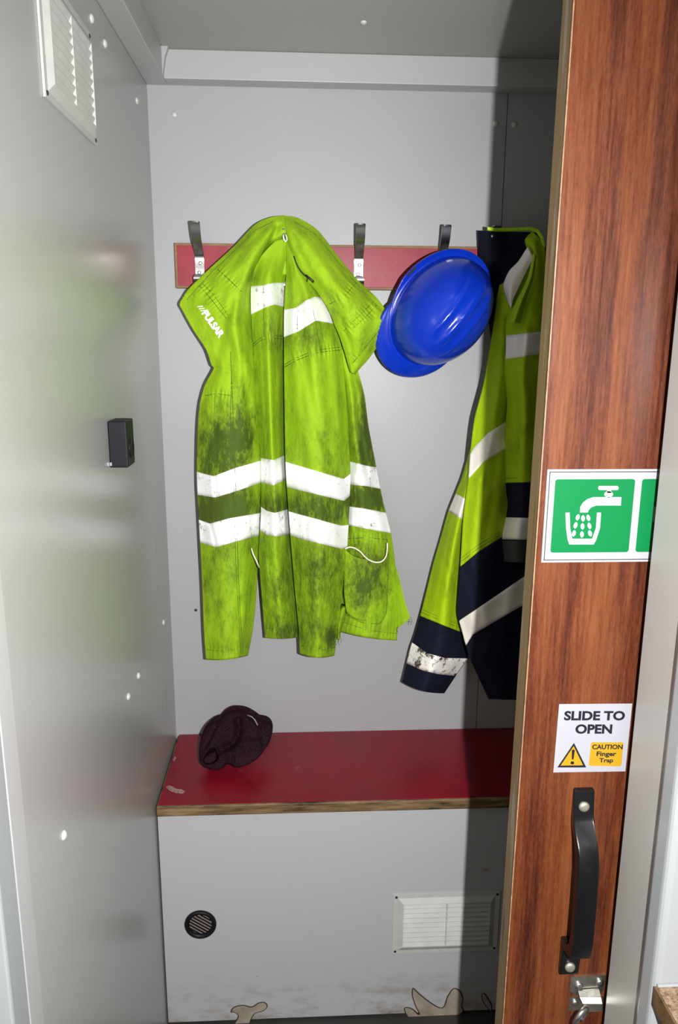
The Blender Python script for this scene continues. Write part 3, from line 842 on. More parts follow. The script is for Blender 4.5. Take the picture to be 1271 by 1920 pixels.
# printed name and label
bm = bmesh.new(); text_on_sheet(bm, left, 'PULSAR', (377, 588), (36, 50), 14, .055, spacing=.95, length=58)
for k in range(3):
    a = np.array([369.5+k*2.7, 574.5+k*3.9]); b_ = a+np.array([10.5, -1.5]); t_ = np.array([1.1, 1.6])
    q = [bm.verts.new(Vector(ats(*p, left.depth(*p)+.0016))) for p in (a, b_, b_+t_, a+t_)]
    bm.faces.new(q)
r0 = np.array([410.5, 634.]); 
link('printed_logo', bm, m_logo, jk)
bm = bmesh.new(); on_sheet_line(bm, right, [(677, 592), (690, 570), (704, 583), (690, 604), (677, 592)], .0004, .0008)
link('faded_badge', bm, mat('faded_badge', (.36, .40, .02), .7), jk)
# inner collar seen above the drape, hanging loop and zip
inn = Sheet([(500, 432, 585, 440, [.055, .060, .058]), (505, 448, 580, 455, [.058, .064, .060]), (500, 470, 575, 480, [.06, .066, .062]), (490, 510, 590, 520, [.06, .068, .06])], nu=20, nv=30, seed=12, wr=.002)
body_mesh('lining', [inn], m_lime, jk, blobs([]))
bm = bmesh.new()
tube(bm, [at(532, 438, -.082), at(531, 443, -.090), at(532, 449, -.094), at(535, 453, -.094), at(538, 450, -.094), at(537, 443, -.088), at(534, 438, -.082)], .0014, 8)
link('hanging_loop', bm, m_logo, jk, True)
bm = bmesh.new(); on_sheet_line(bm, right, [(551, 480), (556, 495), (565, 510), (577, 521)], .0017, .0005)
on_sheet_line(bm, right, [(573, 516), (582, 523), (588, 529)], .0028, .002); on_sheet_line(bm, right, [(575, 530), (577, 519)], .0012, .003)
link('zip', bm, m_zip, jk, True)
bm = bmesh.new()
xs = [647, 655, 665, 675, 683, 692, 702, 712, 719, 724, 726, 726]; ys = [1029, 1026, 1028, 1034, 1043, 1050, 1054, 1054, 1050, 1042, 1030, 1018]
cc = crom(np.array([xs, ys, [.118]*9+[.11, .10, .095]], float).T, np.linspace(0, 1, 50))
tube(bm, [Vector(ats(*c)) for c in cc], .0016, 8)
link('drawcord', bm, m_cord, jk, True)['label'] = 'cream drawcord looped at the hem pocket'
bm = bmesh.new(); tube(bm, [at(471, 1028, -.125), at(475, 1040, -.130), at(481, 1052, -.130), at(486, 1064, -.125)], .0015, 8)
link('drawcord', bm, m_cord, jk, True)
for a, b_, c in (((768, 1156), (772, 1160), (770, 1172)), ((766, 1160), (767, 1166), (773, 1166)), ((747, 1175), (744, 1180), (746, 1186)), ((634, 1196), (633, 1204), (636, 1210)), ((637, 1190), (640, 1200), (638, 1206))):
    bm = bmesh.new(); tube(bm, [at(*a, -.08), at(*b_, -.08), at(*c, -.08)], .0005, 5)
    link('loose_thread', bm, m_limeseam, jk)

# ------------------------------------------------------------------ navy and lime jacket beside the door
j2 = thing('jacket', 'lime and navy high-visibility jacket hanging at the right beside the wooden door', 'jacket', (.72, -.15, 1.2))
coll = Sheet([
    (896, 432, 1012, 436, [.05, .095, .09, .105, .095]),
    (897, 455, 1014, 462, [.05, .0955, .095, .115, .13]),
    (898, 490, 1000, 500, [.05, .13, .135, .13, .14]),
    (906, 520, 985, 525, [.06, .10, .14, .14, .14]),
    (914, 560, 970, 560, [.10, .135, .145, .14, .14]),
    (917, 600, 960, 600, [.09, .13, .14, .14, .14]),
    (922, 640, 950, 640, [.095, .13, .14, .14, .14])], nu=36, nv=60, seed=21, wr=.004)
body_mesh('lining', [coll], m_navy, j2)['label'] = 'navy fleece lining'
bm = bmesh.new()
pp = [at(x, y, -dd) for x, y, dd in ((914, 429, .125), (930, 431, .125), (950, 431, .125), (975, 430, .128), (995, 429, .135), (1008, 434, .14), (1016, 446, .15), (1019, 462, .155))]
tube(bm, pp, .0034, 8)
for i in range(34):
    f = i/33*(len(pp)-1); k = min(int(f), len(pp)-2); p = pp[k].lerp(pp[k+1], f-k)
    box(bm, p.x-.0011, p.x+.0011, p.y-.0045, p.y-.0015, p.z-.002, p.z+.003)
link('zip_teeth', bm, m_limebright, j2)
bm = bmesh.new(); lathe(bm, [(0, 0), (.003, 0), (.0028, .0015), (0, .002)], at(923, 443, -.129), (0, -1, 0), 12); link('press_stud', bm, m_steel, j2, True)
main = Sheet([   # torso front
    (937, 535, 985, 510, [.15, .165, .16, .15]),
    (932, 560, 1000, 560, [.15, .17, .165, .155]),
    (927, 600, 1002, 600, [.15, .175, .17, .16]),
    (920, 645, 1002, 645, [.15, .18, .175, .16]),
    (907, 720, 1000, 720, [.15, .19, .18, .165]),
    (890, 785, 1000, 785, [.15, .195, .18, .17]),
    (882, 850, 998, 850, [.15, .20, .185, .17]),
    (879, 890, 998, 890, [.155, .20, .19, .17]),
    (873, 935, 998, 935, [.158, .205, .19, .17]),
    (868, 980, 996, 980, [.158, .205, .19, .17]),
    (864, 1050, 994, 1050, [.158, .205, .195, .175]),
    (860, 1110, 992, 1110, [.158, .21, .195, .175]),
    (858, 1150, 992, 1150, [.158, .21, .20, .18]),
    (868, 1190, 990, 1190, [.158, .20, .20, .18]),
    (879, 1230, 990, 1230, [.158, .20, .20, .18]),
    (897, 1270, 988, 1270, [.158, .19, .19, .18]),
    (916, 1311, 986, 1313, [.158, .18, .18, .17])], nu=44, nv=200, seed=22, wr=.004)
slv = Sheet([   # far sleeve, hanging free to the lower left
    (896, 800, 915, 800, E3(0.110, 0.130, 0.085)),
    (879, 857, 905, 857, E3(0.100, 0.130, 0.085)),
    (868, 895, 892, 895, E3(0.095, 0.130, 0.085)),
    (855, 926, 888, 940, E3(0.090, 0.130, 0.085)),
    (841, 960, 884, 977, E3(0.085, 0.130, 0.085)),
    (826, 1012, 879, 1020, E3(0.080, 0.130, 0.085)),
    (813, 1056, 876, 1062, E3(0.080, 0.130, 0.085)),
    (802, 1100, 873, 1112, E3(0.080, 0.130, 0.085)),
    (788, 1155, 872, 1185, E3(0.080, 0.130, 0.085)),
    (778, 1190, 873, 1208, E3(0.080, 0.130, 0.085)),
    (770, 1213, 877, 1234, E3(0.080, 0.130, 0.085)),
    (763, 1241, 858, 1262, E3(0.080, 0.130, 0.085)),
    (754, 1279, 833, 1300, E3(0.085, 0.130, 0.085), 6)], nu=34, nv=170, seed=23, wr=.003)
near = Sheet([   # near sleeve, closest to the door
    (998, 434, 1018, 452, [.13, .15, .15]),
    (986, 449, 1022, 475, [.15, .175, .17]),
    (994, 478, 1024, 520, [.16, .20, .19]),
    (978, 525, 1026, 550, [.17, .22, .20]),
    (958, 575, 1026, 585, [.18, .235, .21]),
    (949, 606, 1024, 612, [.185, .24, .22]),
    (949, 650, 1022, 650, [.19, .245, .22]),
    (946, 703, 1020, 703, [.19, .25, .23]),
    (951, 758, 1018, 758, [.19, .25, .23]),
    (946, 827, 1015, 827, [.19, .25, .23]),
    (946, 903, 1012, 900, [.19, .25, .23]),
    (952, 940, 1010, 940, [.19, .25, .23]),
    (948, 970, 1008, 970, [.19, .25, .23]),
    (938, 1013, 1006, 1013, [.19, .25, .23]),
    (940, 1053, 1004, 1056, [.19, .245, .23])], nu=34, nv=180, seed=24, wr=.005)
def cut(sh, ytop_pts, ybot_pts, m, name, parent, dirtf=None):
    """piece of a sheet between two pixel polylines, closed shell of its own"""
    cols, _ = sh.band(ytop_pts, ybot_pts, nk=90)
    C = cols.transpose(1, 0, 2)
    bm = bmesh.new(); ly = bm.verts.layers.float.new('dirt')
    u = np.linspace(0, 1, C.shape[1])
    back = np.minimum(C[..., 2]-.0015, np.maximum(.008, C[..., 2]-.003-.03*np.sqrt(4*u*(1-u))))
    grid_shell(bm, C[..., 0], C[..., 1], C[..., 2], back, dirtf, ly)
    return bm
TOPL = [(0, -50), (3000, -50)]
def cutobj(name, pieces, m, parent, dirtf=None):
    bmA = bmesh.new()
    tmp = []
    for sh, a, b_ in pieces:
        bb = cut(sh, a, b_, m, name, parent, dirtf); me = bpy.data.meshes.new('x'); bb.to_mesh(me); bb.free(); bmA.from_mesh(me); bpy.data.meshes.remove(me)
    return link(name, bmA, m, parent, True)
def clip(sh, y_edge, below):
    """trim sheet rows: returns arrays with PY clamped at polyline"""
    xs, ys = zip(*y_edge); nv, nu = sh.nv, sh.nu
    PX, PY, D = np.zeros((nv, nu)), np.zeros((nv, nu)), np.zeros((nv, nu))
    for j in range(nu):
        h = sh.PY[:, j]-np.interp(sh.PX[:, j], xs, ys); f = 0 if h[0] > 0 else nv-1
        for i in range(nv-1):
            if h[i] <= 0 < h[i+1]: f = i+(-h[i])/(h[i+1]-h[i]); break
        a, b_ = (f, nv-1) if below else (0, f)
        for k in range(nv):
            g = a+(b_-a)*k/(nv-1); i = min(int(g), nv-2); w = g-i
            for T, Sx in ((PX, sh.PX), (PY, sh.PY), (D, sh.D)): T[k, j] = (1-w)*Sx[i, j]+w*Sx[i+1, j]
    c = object.__new__(Sheet); c.PX, c.PY, c.D, c.nu, c.nv = PX, PY, D, nu, nv; return c
for sh_, pts_, a_, w_ in (
    (main, [(940, 560), (935, 700), (925, 800), (900, 900)], .006, 8), (main, [(955, 600), (960, 720), (945, 820)], -.008, 9), (main, [(930, 850), (920, 950), (905, 1030)], -.006, 10), (main, [(900, 900), (888, 980), (880, 1060)], .005, 8),
    (main, [(880, 1080), (895, 1140), (905, 1200)], -.005, 9), (main, [(960, 1100), (945, 1200), (950, 1290)], .006, 12),
    (slv, [(860, 960), (850, 1030), (840, 1100)], .004, 9), (slv, [(835, 1060), (850, 1090), (868, 1110)], -.004, 7), (slv, [(810, 1120), (840, 1110), (860, 1130)], .003, 7), (slv, [(795, 1200), (830, 1190)], -.003, 7), (slv, [(800, 1215), (850, 1250)], .003, 5),
    (near, [(995, 520), (975, 600), (970, 660)], -.010, 8), (near, [(985, 620), (978, 720), (985, 800)], .008, 9), (near, [(965, 700), (968, 800), (970, 880)], -.006, 8), (near, [(955, 780), (975, 800), (1000, 790)], .004, 8), (near, [(950, 930), (970, 940), (1000, 925)], .005, 7)):
    sh_.crease(pts_, a_, w_)
eM = [(850, 1072), (865, 1061), (896, 1035), (938, 1009), (1000, 975)]
eS = [(780, 1152), (788, 1155), (830, 1172), (864, 1185), (880, 1190)]
eN = [(940, 906), (1020, 903)]
dirt2 = blobs([(850, 1110, 30, 70, .45), (960, 860, 25, 40, .5), (920, 830, 30, 40, .3), (975, 800, 25, 60, .35), (850, 1000, 30, 30, .3)], -.25)
body_mesh('body', [clip(main, eM, False)], m_lime2, j2, dirt2)
body_mesh('lower_body', [clip(main, eM, True)], m_navy, j2)['label'] = 'navy lower body'
sl = body_mesh('sleeve', [clip(slv, eS, False)], m_lime2, j2, dirt2)
body_mesh('cuff', [clip(slv, eS, True)], m_navy, sl)['label'] = 'navy cuff'
sn = body_mesh('sleeve', [clip(near, eN, False)], m_lime2, j2, dirt2)
body_mesh('cuff', [clip(clip(near, eN, True), [(900, 1013), (1040, 1015)], False)], m_navy, sn)['label'] = 'navy cuff'
body_mesh('cuff_lining', [clip(near, [(900, 1013), (1040, 1015)], True)], m_navy2, sn)['label'] = 'dark grey turned-out cuff lining'
tape_mesh('reflective_band', [main.band([(875, 862), (890, 838), (915, 812), (949, 791)], [(875, 899), (881, 895), (905, 868), (946, 843)])], m_tape2, j2)
tape_mesh('reflective_band', [main.band([(858, 1168), (864, 1162), (890, 1145), (976, 1086), (1000, 1070)], [(858, 1218), (874, 1210), (886, 1190), (973, 1139), (1000, 1124)])], m_tape2, j2)
tape_mesh('reflective_band', [slv.band([(850, 923), (856, 926), (873, 936), (890, 945)], [(838, 957), (843, 960), (869, 975), (890, 986)])], m_tape2, sl)
tape_mesh('reflective_band', [slv.band([(765, 1200), (774, 1206), (800, 1225), (834, 1234), (880, 1235)], [(755, 1241), (763, 1244), (792, 1257), (821, 1264), (850, 1267), (870, 1267)])], m_tape3, sl)['label'] = 'cracked silver cuff band'
tape_mesh('reflective_band', [near.band([(940, 630), (1030, 620)], [(940, 675), (1030, 661)])], m_tape2, sn)
tape_mesh('reflective_band', [near.band([(930, 970), (1030, 972)], [(930, 1011), (1030, 1013)])], m_tape2, sn)
# shoulder strip of tape
sh_t = Sheet([(990, 462, 1000, 484, [.17, .185, .19]), (972, 490, 990, 503, [.17, .19, .19]), (955, 508, 978, 528, [.172, .192, .192]), (944, 535, 970, 545, [.175, .195, .195]), (950, 560, 962, 562, [.18, .20, .20]), (957, 576, 959, 577, [.19, .21, .21])], nu=14, nv=40, seed=31, wr=.0)
bm = bmesh.new(); grid_shell(bm, sh_t.PX, sh_t.PY, sh_t.D, sh_t.D-.004); link('reflective_band', bm, m_tape2, j2, True)
fold_ = Sheet([(1000, 474, 1006, 480, [.20, .21, .205]), (990, 520, 1000, 522, [.215, .235, .22]), (968, 565, 985, 568, [.225, .25, .23]), (950, 604, 975, 606, [.215, .25, .23])], nu=12, nv=40, seed=32, wr=.002)
body_mesh('shoulder_fold', [fold_], m_lime2, j2, dirt2, .002)
bm = bmesh.new()
on_sheet_line(bm, main, [(866, 1052), (896, 1028), (938, 1003)], .0005); on_sheet_line(bm, main, [(866, 1046), (896, 1022), (938, 997)], .0004)
link('stitching', bm, m_limeseam, j2); bm = bmesh.new()
on_sheet_line(bm, slv, [(790, 1148), (830, 1165), (866, 1178)], .0005); on_sheet_line(bm, slv, [(792, 1143), (830, 1160), (866, 1173)], .0004)
link('stitching', bm, m_limeseam, sl); bm = bmesh.new()
on_sheet_line(bm, near, [(948, 897), (990, 895), (1008, 895)], .0005)
link('stitching', bm, m_limeseam, sn)

# ------------------------------------------------------------------ hard hat
hat = thing('hard_hat', 'glossy blue hard hat hanging from a hook of the coat rack', 'hard hat', tuple(at(830, 590, -.10)))
HC = at(822, 583, -.100)
nrm = Vector((.17, -.93, -.16)).normalized()
fr_ = Vector((-.62, .0, -.80)); fr_ = (fr_-nrm*fr_.dot(nrm)).normalized(); sd = nrm.cross(fr_)
def hp(a, b_, c): return HC+fr_*a+sd*b_+nrm*c
LA, LB, HH = .118, .090, .130
bm = bmesh.new()
nu, nv = 96, 40; rings = []
for i in range(nv+1):
    v_ = i/nv*math.pi/2; ring = []
    for j in range(nu):
        a = 2*math.pi*j/nu
        ca, sa = math.cos(a), math.sin(a)
        rr = math.cos(v_)**.82
        x, y = LA*rr*ca, LB*rr*sa; z = HH*math.sin(v_)**.95
        # three raised ribs running front to back over the crown
        h = 0
        for yc, w, am in ((0, .0075, .0042), (.026, .0045, .0028), (-.026, .0045, .0028)):
            h += am*math.exp(-((y-yc)/w)**4)*max(0, min(1, (z/HH-.50)*6))*max(0, min(1, (1.0-abs(x+.015)/.085)*3))
        nn = Vector((x/LA**2, y/LB**2, z/HH**2)).normalized()
        ring.append(bm.verts.new(hp(x+nn.x*h, y+nn.y*h, z+nn.z*h)))
        if i == nv: break
    rings.append(ring)
for A, B in zip(rings, rings[1:]):
    for k in range(nu):
        k2 = (k+1) % nu
        if len(B) == 1: bm.faces.new((A[k], A[k2], B[0]))
        else: bm.faces.new((A[k], A[k2], B[k2], B[k]))
# short gutter rim around the base + inside
prev = rings[0]
for off, z in ((.003, .001), (.010, -.001), (.0125, .004), (.014, .003), (.0135, -.004), (.008, -.009), (.0, -.009), (-.004, -.004)):
    ring = []
    for j in range(nu):
        a = 2*math.pi*j/nu; ca, sa = math.cos(a), math.sin(a)
        k_ = max(0, ca)**.7 if ca > 0 else 0
        o_ = off if off < .005 else off*(1-.55*min(1, k_*1.4))
        ring.append(bm.verts.new(hp((LA+o_)*ca, (LB+o_)*sa, z)))
    for k in range(nu): bm.faces.new((prev[k], prev[(k+1) % nu], ring[(k+1) % nu], ring[k]))
    prev = ring
inner = []
for i in range(0, 13):
    v_ = i/12*math.pi/2*.98; inner.append([bm.verts.new(hp((LA-.006)*math.cos(v_)**.82*math.cos(2*math.pi*j/nu), (LB-.006)*math.cos(v_)**.82*math.sin(2*math.pi*j/nu), (HH-.004)*math.sin(v_)**.95-.002)) for j in range(nu)])
for k in range(nu): bm.faces.new((prev[k], prev[(k+1) % nu], inner[0][(k+1) % nu], inner[0][k]))
for A, B in zip(inner, inner[1:]):
    for k in range(nu): bm.faces.new((A[k], A[(k+1) % nu], B[(k+1) % nu], B[k]))
bm.faces.new(inner[-1])
link('shell', bm, m_hat, hat, True)
# peak
bm = bmesh.new(); top, bot = [], []
na, nr = 41, 9
for i in range(na):
    a = math.radians(-72+144*i/(na-1)); ca, sa = math.cos(a), math.sin(a)
    ext = .038*(math.cos(a*90/72*1.0))**.7 if abs(i-(na-1)/2) < (na-1)/2 else .0
    rt, rb_ = [], []
    for k in range(nr):
        f = k/(nr-1); e = -.004+ext*f+.004*f
        z = .001-.016*f*f*(ext/.038)
        p = ((LA+e)*ca, (LB+e)*sa)
        rt.append(bm.verts.new(hp(*p, z))); rb_.append(bm.verts.new(hp(*p, z-.0028)))
    top.append(rt); bot.append(rb_)
for i in range(na-1):
    for k in range(nr-1):
        bm.faces.new((top[i][k], top[i+1][k], top[i+1][k+1], top[i][k+1])); bm.faces.new((bot[i][k], bot[i][k+1], bot[i+1][k+1], bot[i+1][k]))
    bm.faces.new((top[i][-1], top[i+1][-1], bot[i+1][-1], bot[i][-1])); bm.faces.new((top[i][0], bot[i][0], bot[i+1][0], top[i+1][0]))
for i in (0, na-1):
    for k in range(nr-1): bm.faces.new((top[i][k], top[i][k+1], bot[i][k+1], bot[i][k]))
link('peak', bm, m_hat, hat, True)
# side accessory slots in the rim
for sgn in (-1, 1):
    bm = bmesh.new()
    for k in range(1):
        a = math.radians(sgn*100)
        c = hp((LA+.009)*math.cos(a), (LB+.0105)*math.sin(a), .0035)
        T = (hp(-(LA)*math.sin(a), (LB)*math.cos(a), 0)-HC).normalized(); O = (c-HC).normalized()
        q = [c-T*.011-O*.0022, c+T*.011-O*.0022, c+T*.011+O*.0022, c-T*.011+O*.0022]
        poly_prism(bm, q, nrm*.0016)
    link('slot', bm, m_dark, hat)
# headband inside
bm = bmesh.new()
rg = []
for z, e in ((.004, -.016), (.034, -.018), (.034, -.020), (.004, -.018)):
    rg.append([bm.verts.new(hp((LA+e)*math.cos(2*math.pi*j/48), (LB+e)*math.sin(2*math.pi*j/48), z)) for j in range(48)])
for A, B in zip(rg, rg[1:]+rg[:1]):
    for k in range(48): bm.faces.new((A[k], A[(k+1) % 48], B[(k+1) % 48], B[k]))
link('headband', bm, m_hatin, hat, True)

# ------------------------------------------------------------------ beanie on the bench
m_knit = mat('knitted_wool', (.022, .010, .017), .95, spec=.02)
b = m_knit.node_tree.nodes['Principled BSDF']
tc = nd(m_knit, 'TexCoord'); mp = nd(m_knit, 'Mapping'); mp.inputs['Rotation'].default_value = (.5, .9, .6)
lk(m_knit, tc.outputs['Object'], mp.inputs['Vector'])
wv = nd(m_knit, 'TexWave'); wv.inputs['Scale'].default_value = 70; wv.inputs['Distortion'].default_value = 4; wv.inputs['Detail'].default_value = 2; wv.inputs['Detail Scale'].default_value = .25
lk(m_knit, mp.outputs['Vector'], wv.inputs['Vector'])
bp = nd(m_knit, 'Bump'); bp.inputs['Strength'].default_value = .12; bp.inputs['Distance'].default_value = .001
lk(m_knit, wv.outputs['Fac'], bp.inputs['Height']); lk(m_knit, bp.outputs['Normal'], b.inputs['Normal'])
lk(m_knit, ramp(m_knit, wv.outputs['Fac'], [(.1, (.020, .0085, .012)), (.9, (.026, .011, .016))]).outputs['Color'], b.inputs['Base Color'])
def bench_pt(px, py, z):
    d = ray(px, py); t = (z-CAM[2])/d[2]; return Vector(CAM+d*t)
bn = thing('beanie', 'crumpled dark purple knitted beanie lying on the red bench', 'beanie', tuple(bench_pt(440, 1440, ZB)))
outl = np.array([(373, 1418), (374, 1398), (378, 1380), (386, 1366), (398, 1356), (410, 1352), (420, 1341), (434, 1334), (452, 1334), (466, 1338), (480, 1346), (490, 1353), (506, 1357), (511, 1366), (509, 1380), (503, 1396), (494, 1408), (486, 1419), (472, 1430), (456, 1437), (442, 1439), (433, 1435), (426, 1433), (420, 1439), (409, 1444), (396, 1443), (382, 1438), (375, 1429)], float)
CB = np.array([440., 1393.]); NT, NR = 420, 90
n_ = len(outl); ring_ = []
for i in range(n_):
    p0, p1, p2, p3 = outl[i-1], outl[i], outl[(i+1) % n_], outl[(i+2) % n_]
    for k in range(15):
        t = k/15; ring_.append(.5*((2*p1)+(-p0+p2)*t+(2*p0-5*p1+4*p2-p3)*t*t+(-p0+3*p1-3*p2+p3)*t**3))
ring_ = np.array(ring_); NT = len(ring_)
rr_ = np.sin(np.linspace(0, 1, NR)*math.pi/2)[:, None]
PXb = CB[0]+(ring_[:, 0]-CB[0])[None]*rr_; PYb = CB[1]+(ring_[:, 1]-CB[1])[None]*rr_
def dseg(pts):
    P = np.array(pts, float); best = np.full(PXb.shape, 1e9)
    for a, b_ in zip(P, P[1:]):
        ab = b_-a; n = np.hypot(*ab); t = np.clip(((PXb-a[0])*ab[0]+(PYb-a[1])*ab[1])/n**2, 0, 1)
        best = np.minimum(best, np.hypot(PXb-a[0]-ab[0]*t, PYb-a[1]-ab[1]*t))
    return best
h_ = np.sqrt(np.clip(1-rr_**2, 0, 1))
Db = .060+.125*np.clip((PYb-1334)/110, 0, 1)+.030*h_
mainc = dseg([(447, 1350), (449, 1368), (446, 1382), (438, 1393), (428, 1401), (412, 1408)])
Db -= .026*np.exp(-(mainc/7.5)**2)
Db -= .012*np.exp(-(dseg([(428, 1401), (432, 1418), (430, 1436)])/8)**2)
Db -= .009*np.exp(-(dseg([(464, 1343), (478, 1350), (486, 1362), (488, 1380), (494, 1398)])/3.5)**2)
Db -= .007*np.exp(-(dseg([(405, 1362), (394, 1385), (385, 1400)])/3.5)**2)
Db += .006*np.exp(-(dseg([(412, 1360), (402, 1380), (392, 1398)])/5)**2)
Db += .008*np.exp(-(dseg([(444, 1400), (452, 1394), (466, 1392), (482, 1392)])/6)**2)
Db += .006*np.exp(-(dseg([(425, 1342), (445, 1340), (462, 1345)])/6)**2)
nz_ = np.array([[noise.noise(Vector((x*.05, y*.05, 3.1))) for x, y in zip(rx, ry)] for rx, ry in zip(PXb, PYb)])
hd = np.hypot((PXb-396)*1.05+(PYb-1419)*.35, (PYb-1419)*.85)+7*nz_; Db += .008*np.exp(-((hd-15)/4.5)**2)-.055*np.exp(-(hd/12)**4)
leftm = 1/(1+np.exp((PXb-np.interp(PYb, [1334, 1368, 1393, 1405, 1440], [448, 449, 438, 424, 430]))/1.5))
nz_ = np.array([[noise.noise(Vector((x*.05, y*.05, 3.1))) for x, y in zip(rx, ry)] for rx, ry in zip(PXb, PYb)]); nf_ = np.array([[noise.noise(Vector((x*.16, y*.16, 8.1))) for x, y in zip(rx, ry)] for rx, ry in zip(PXb, PYb)])
Db += .0035*nf_*h_
phL = PYb*.97+.18*(PXb-400)+7*nz_; phR = (PXb*.84-PYb*.50)+9*nz_
amp_ = .0011*np.clip(1.15-rr_**6, .2, 1)
Db += amp_*(leftm*np.sin(phL*2*math.pi/4.1)+(1-leftm)*np.sin(phR*2*math.pi/4.1)) + .004*nz_*h_
Bb = Db-.012-.075*h_
bm = bmesh.new(); fr_v, bk_v = [], []
Pf = ats(PXb, PYb, Db); Pb = ats(PXb, PYb, Bb)
Pb[..., 0] = Pf[..., 0]; Pb[..., 2] = Pf[..., 2]
for Pp, store in ((Pf, fr_v), (Pb, bk_v)):
    Pp[..., 2] = np.maximum(Pp[..., 2], ZB+.0006); Pp[..., 1] = np.minimum(Pp[..., 1], -.004)
    for i in range(1, NR): store.append([bm.verts.new(Pp[i, j]) for j in range(NT)])
    c = bm.verts.new(Pp[0, 0])
    for j in range(NT): bm.faces.new((c, store[0][j], store[0][(j+1) % NT]))
    for A, B in zip(store, store[1:]):
        for j in range(NT): bm.faces.new((A[j], A[(j+1) % NT], B[(j+1) % NT], B[j]))
for j in range(NT): bm.faces.new((fr_v[-1][j], fr_v[-1][(j+1) % NT], bk_v[-1][(j+1) % NT], bk_v[-1][j]))
link('knitted_body', bm, m_knit, bn, True)
bm = bmesh.new()
cc = [at(464, 1341, -.092), at(472, 1344, -.096), at(478, 1350, -.102), at(483, 1360, -.110)]
tube(bm, cc, .0016, 6); link('sewn_label', bm, mat('label_grey', (.30, .28, .30), .7, var=.8, vscale=500), bn, True)

# ------------------------------------------------------------------ sliding door
YD = -.895
dl = at(1058, 400, YD)
DX = (at(1073, 0, YD).x+at(945, 1900, YD).x)/2
door = struct(boxo('door_1', (DX, 1.35, YD, YD+.0012, .02, 2.28), m_wood))
boxo('door_core', (DX+.0003, 1.35, YD+.0012, YD+.036, .02, 2.28), m_dedge, door, bev=.001)['label'] = 'bare plywood edge'
m_fr = mat('pale_veneer_chip', (.30, .17, .09), .6, var=.5, vscale=120)
boxo('veneer_arris', (DX-.0004, DX+.0008, YD-.0003, YD+.0018, .02, 2.28), m_fr, door)
for o_ in [door]+list(door.children):      # the door hangs a few millimetres out of plumb
    for v in o_.data.vertices:
        if v.co.x < 1: v.co.x += (v.co.z-1.15)*.0035
# handle: moulded D handle
def strip_handle():
    p1, p2 = at(1092, 1505, YD), at(1063, 1804, YD)
    X = (p1.x+p2.x)/2; w = .0125
    zt, zb_ = p1.z+.021, p2.z-.013
    prof = [(0, zt), (-.006, zt), (-.0075, zt-.004), (-.0075, p1.z-.012), (-.012, p1.z-.020), (-.027, p1.z-.036), (-.036, p1.z-.050), (-.040, p1.z-.068), (-.0405, (p1.z+p2.z)/2), (-.0405, p2.z+.065), (-.040, p2.z+.050), (-.036, p2.z+.039), (-.028, p2.z+.035), (-.012, p2.z+.033), (-.0075, p2.z+.028), (-.0075, zb_+.003), (-.006, zb_), (0, zb_)]
    back = [(0, zb_), (0, p2.z+.040), (-.010, p2.z+.043), (-.024, p2.z+.046), (-.0295, p2.z+.055), (-.030, p2.z+.07), (-.030, (p1.z+p2.z)/2), (-.0295, p1.z-.070), (-.025, p1.z-.054), (-.016, p1.z-.040), (-.004, p1.z-.026), (0, p1.z-.020), (0, zt)]
    poly = prof+back[1:-1]
    bm = bmesh.new()
    poly_prism(bm, [(X-w, YD+y, z) for y, z in poly], (2*w, 0, 0))
    es = [e for e in bm.edges if abs(e.verts[0].co.x-e.verts[1].co.x) < 1e-6]
    bmesh.ops.bevel(bm, geom=es, offset=.0018, segments=3, profile=.5, affect='EDGES')
    h = link('handle', bm, m_blackg, door); shade_auto(h, 40)
    for p in (p1, p2):
        s = screw(None, Vector((X, YD-.0073, p.z)), (0, -1, 0), .0068, m_zincscrew, 'screw'); s.parent = h
m_zincscrew = mat('pale_screw_head', (.50, .48, .40), .35, metal=.8, bump=.3, bscale=500)
strip_handle()
# hasp
hp1 = [at(x, y, YD-.002) for x, y in ((1070, 1834), (1136, 1829), (1132, 1856), (1126, 1864), (1080, 1866), (1068, 1858))]
bm = bmesh.new(); poly_prism(bm, hp1, (0, .0019, 0)); hs = link('hasp', bm, m_zinc, door)
for x, y in ((1085, 1848), (1124, 1842)):
    s = screw(None, at(x, y, YD-.0022), (0, -1, 0), .0055, m_steel); s.parent = hs
bm = bmesh.new()
prof = [(1083, 1856, .002), (1122, 1853, .002), (1126, 1868, .007), (1128, 1880, .012), (1129, 1894, .012), (1094, 1896, .012), (1092, 1880, .011), (1086, 1868, .006)]
A = [at(x, y, YD-.001-dd) for x, y, dd in prof]
grid = [[A[0], A[1]], [A[7], A[2]], [A[6], A[3]], [A[5], A[4]]]
V = [[bm.verts.new(p) for p in r] for r in grid]; U = [[bm.verts.new(p+Vector((0, -.0018, 0))) for p in r] for r in grid]
for i in range(3):
    bm.faces.new((V[i][0], V[i][1], V[i+1][1], V[i+1][0])); bm.faces.new((U[i][0], U[i+1][0], U[i+1][1], U[i][1]))
    for k in (0, 1): bm.faces.new((V[i][k], V[i+1][k], U[i+1][k], U[i][k]))
for i in (0, 3): bm.faces.new((V[i][0], V[i][1], U[i][1], U[i][0]))
s = link('hasp_tongue', bm, m_zinc); s.parent = hs
bm = bmesh.new(); poly_prism(bm, [at(x, y, YD-.001) for x, y in ((1068, 1870), (1132, 1868), (1130, 1892), (1066, 1895))], (0, .0009, 0))
s = link('hasp_plate', bm, m_zinc); s.parent = hs
s = screw(None, at(1078, 1880, YD-.0012), (0, -1, 0), .0045, m_zinc); s.parent = hs
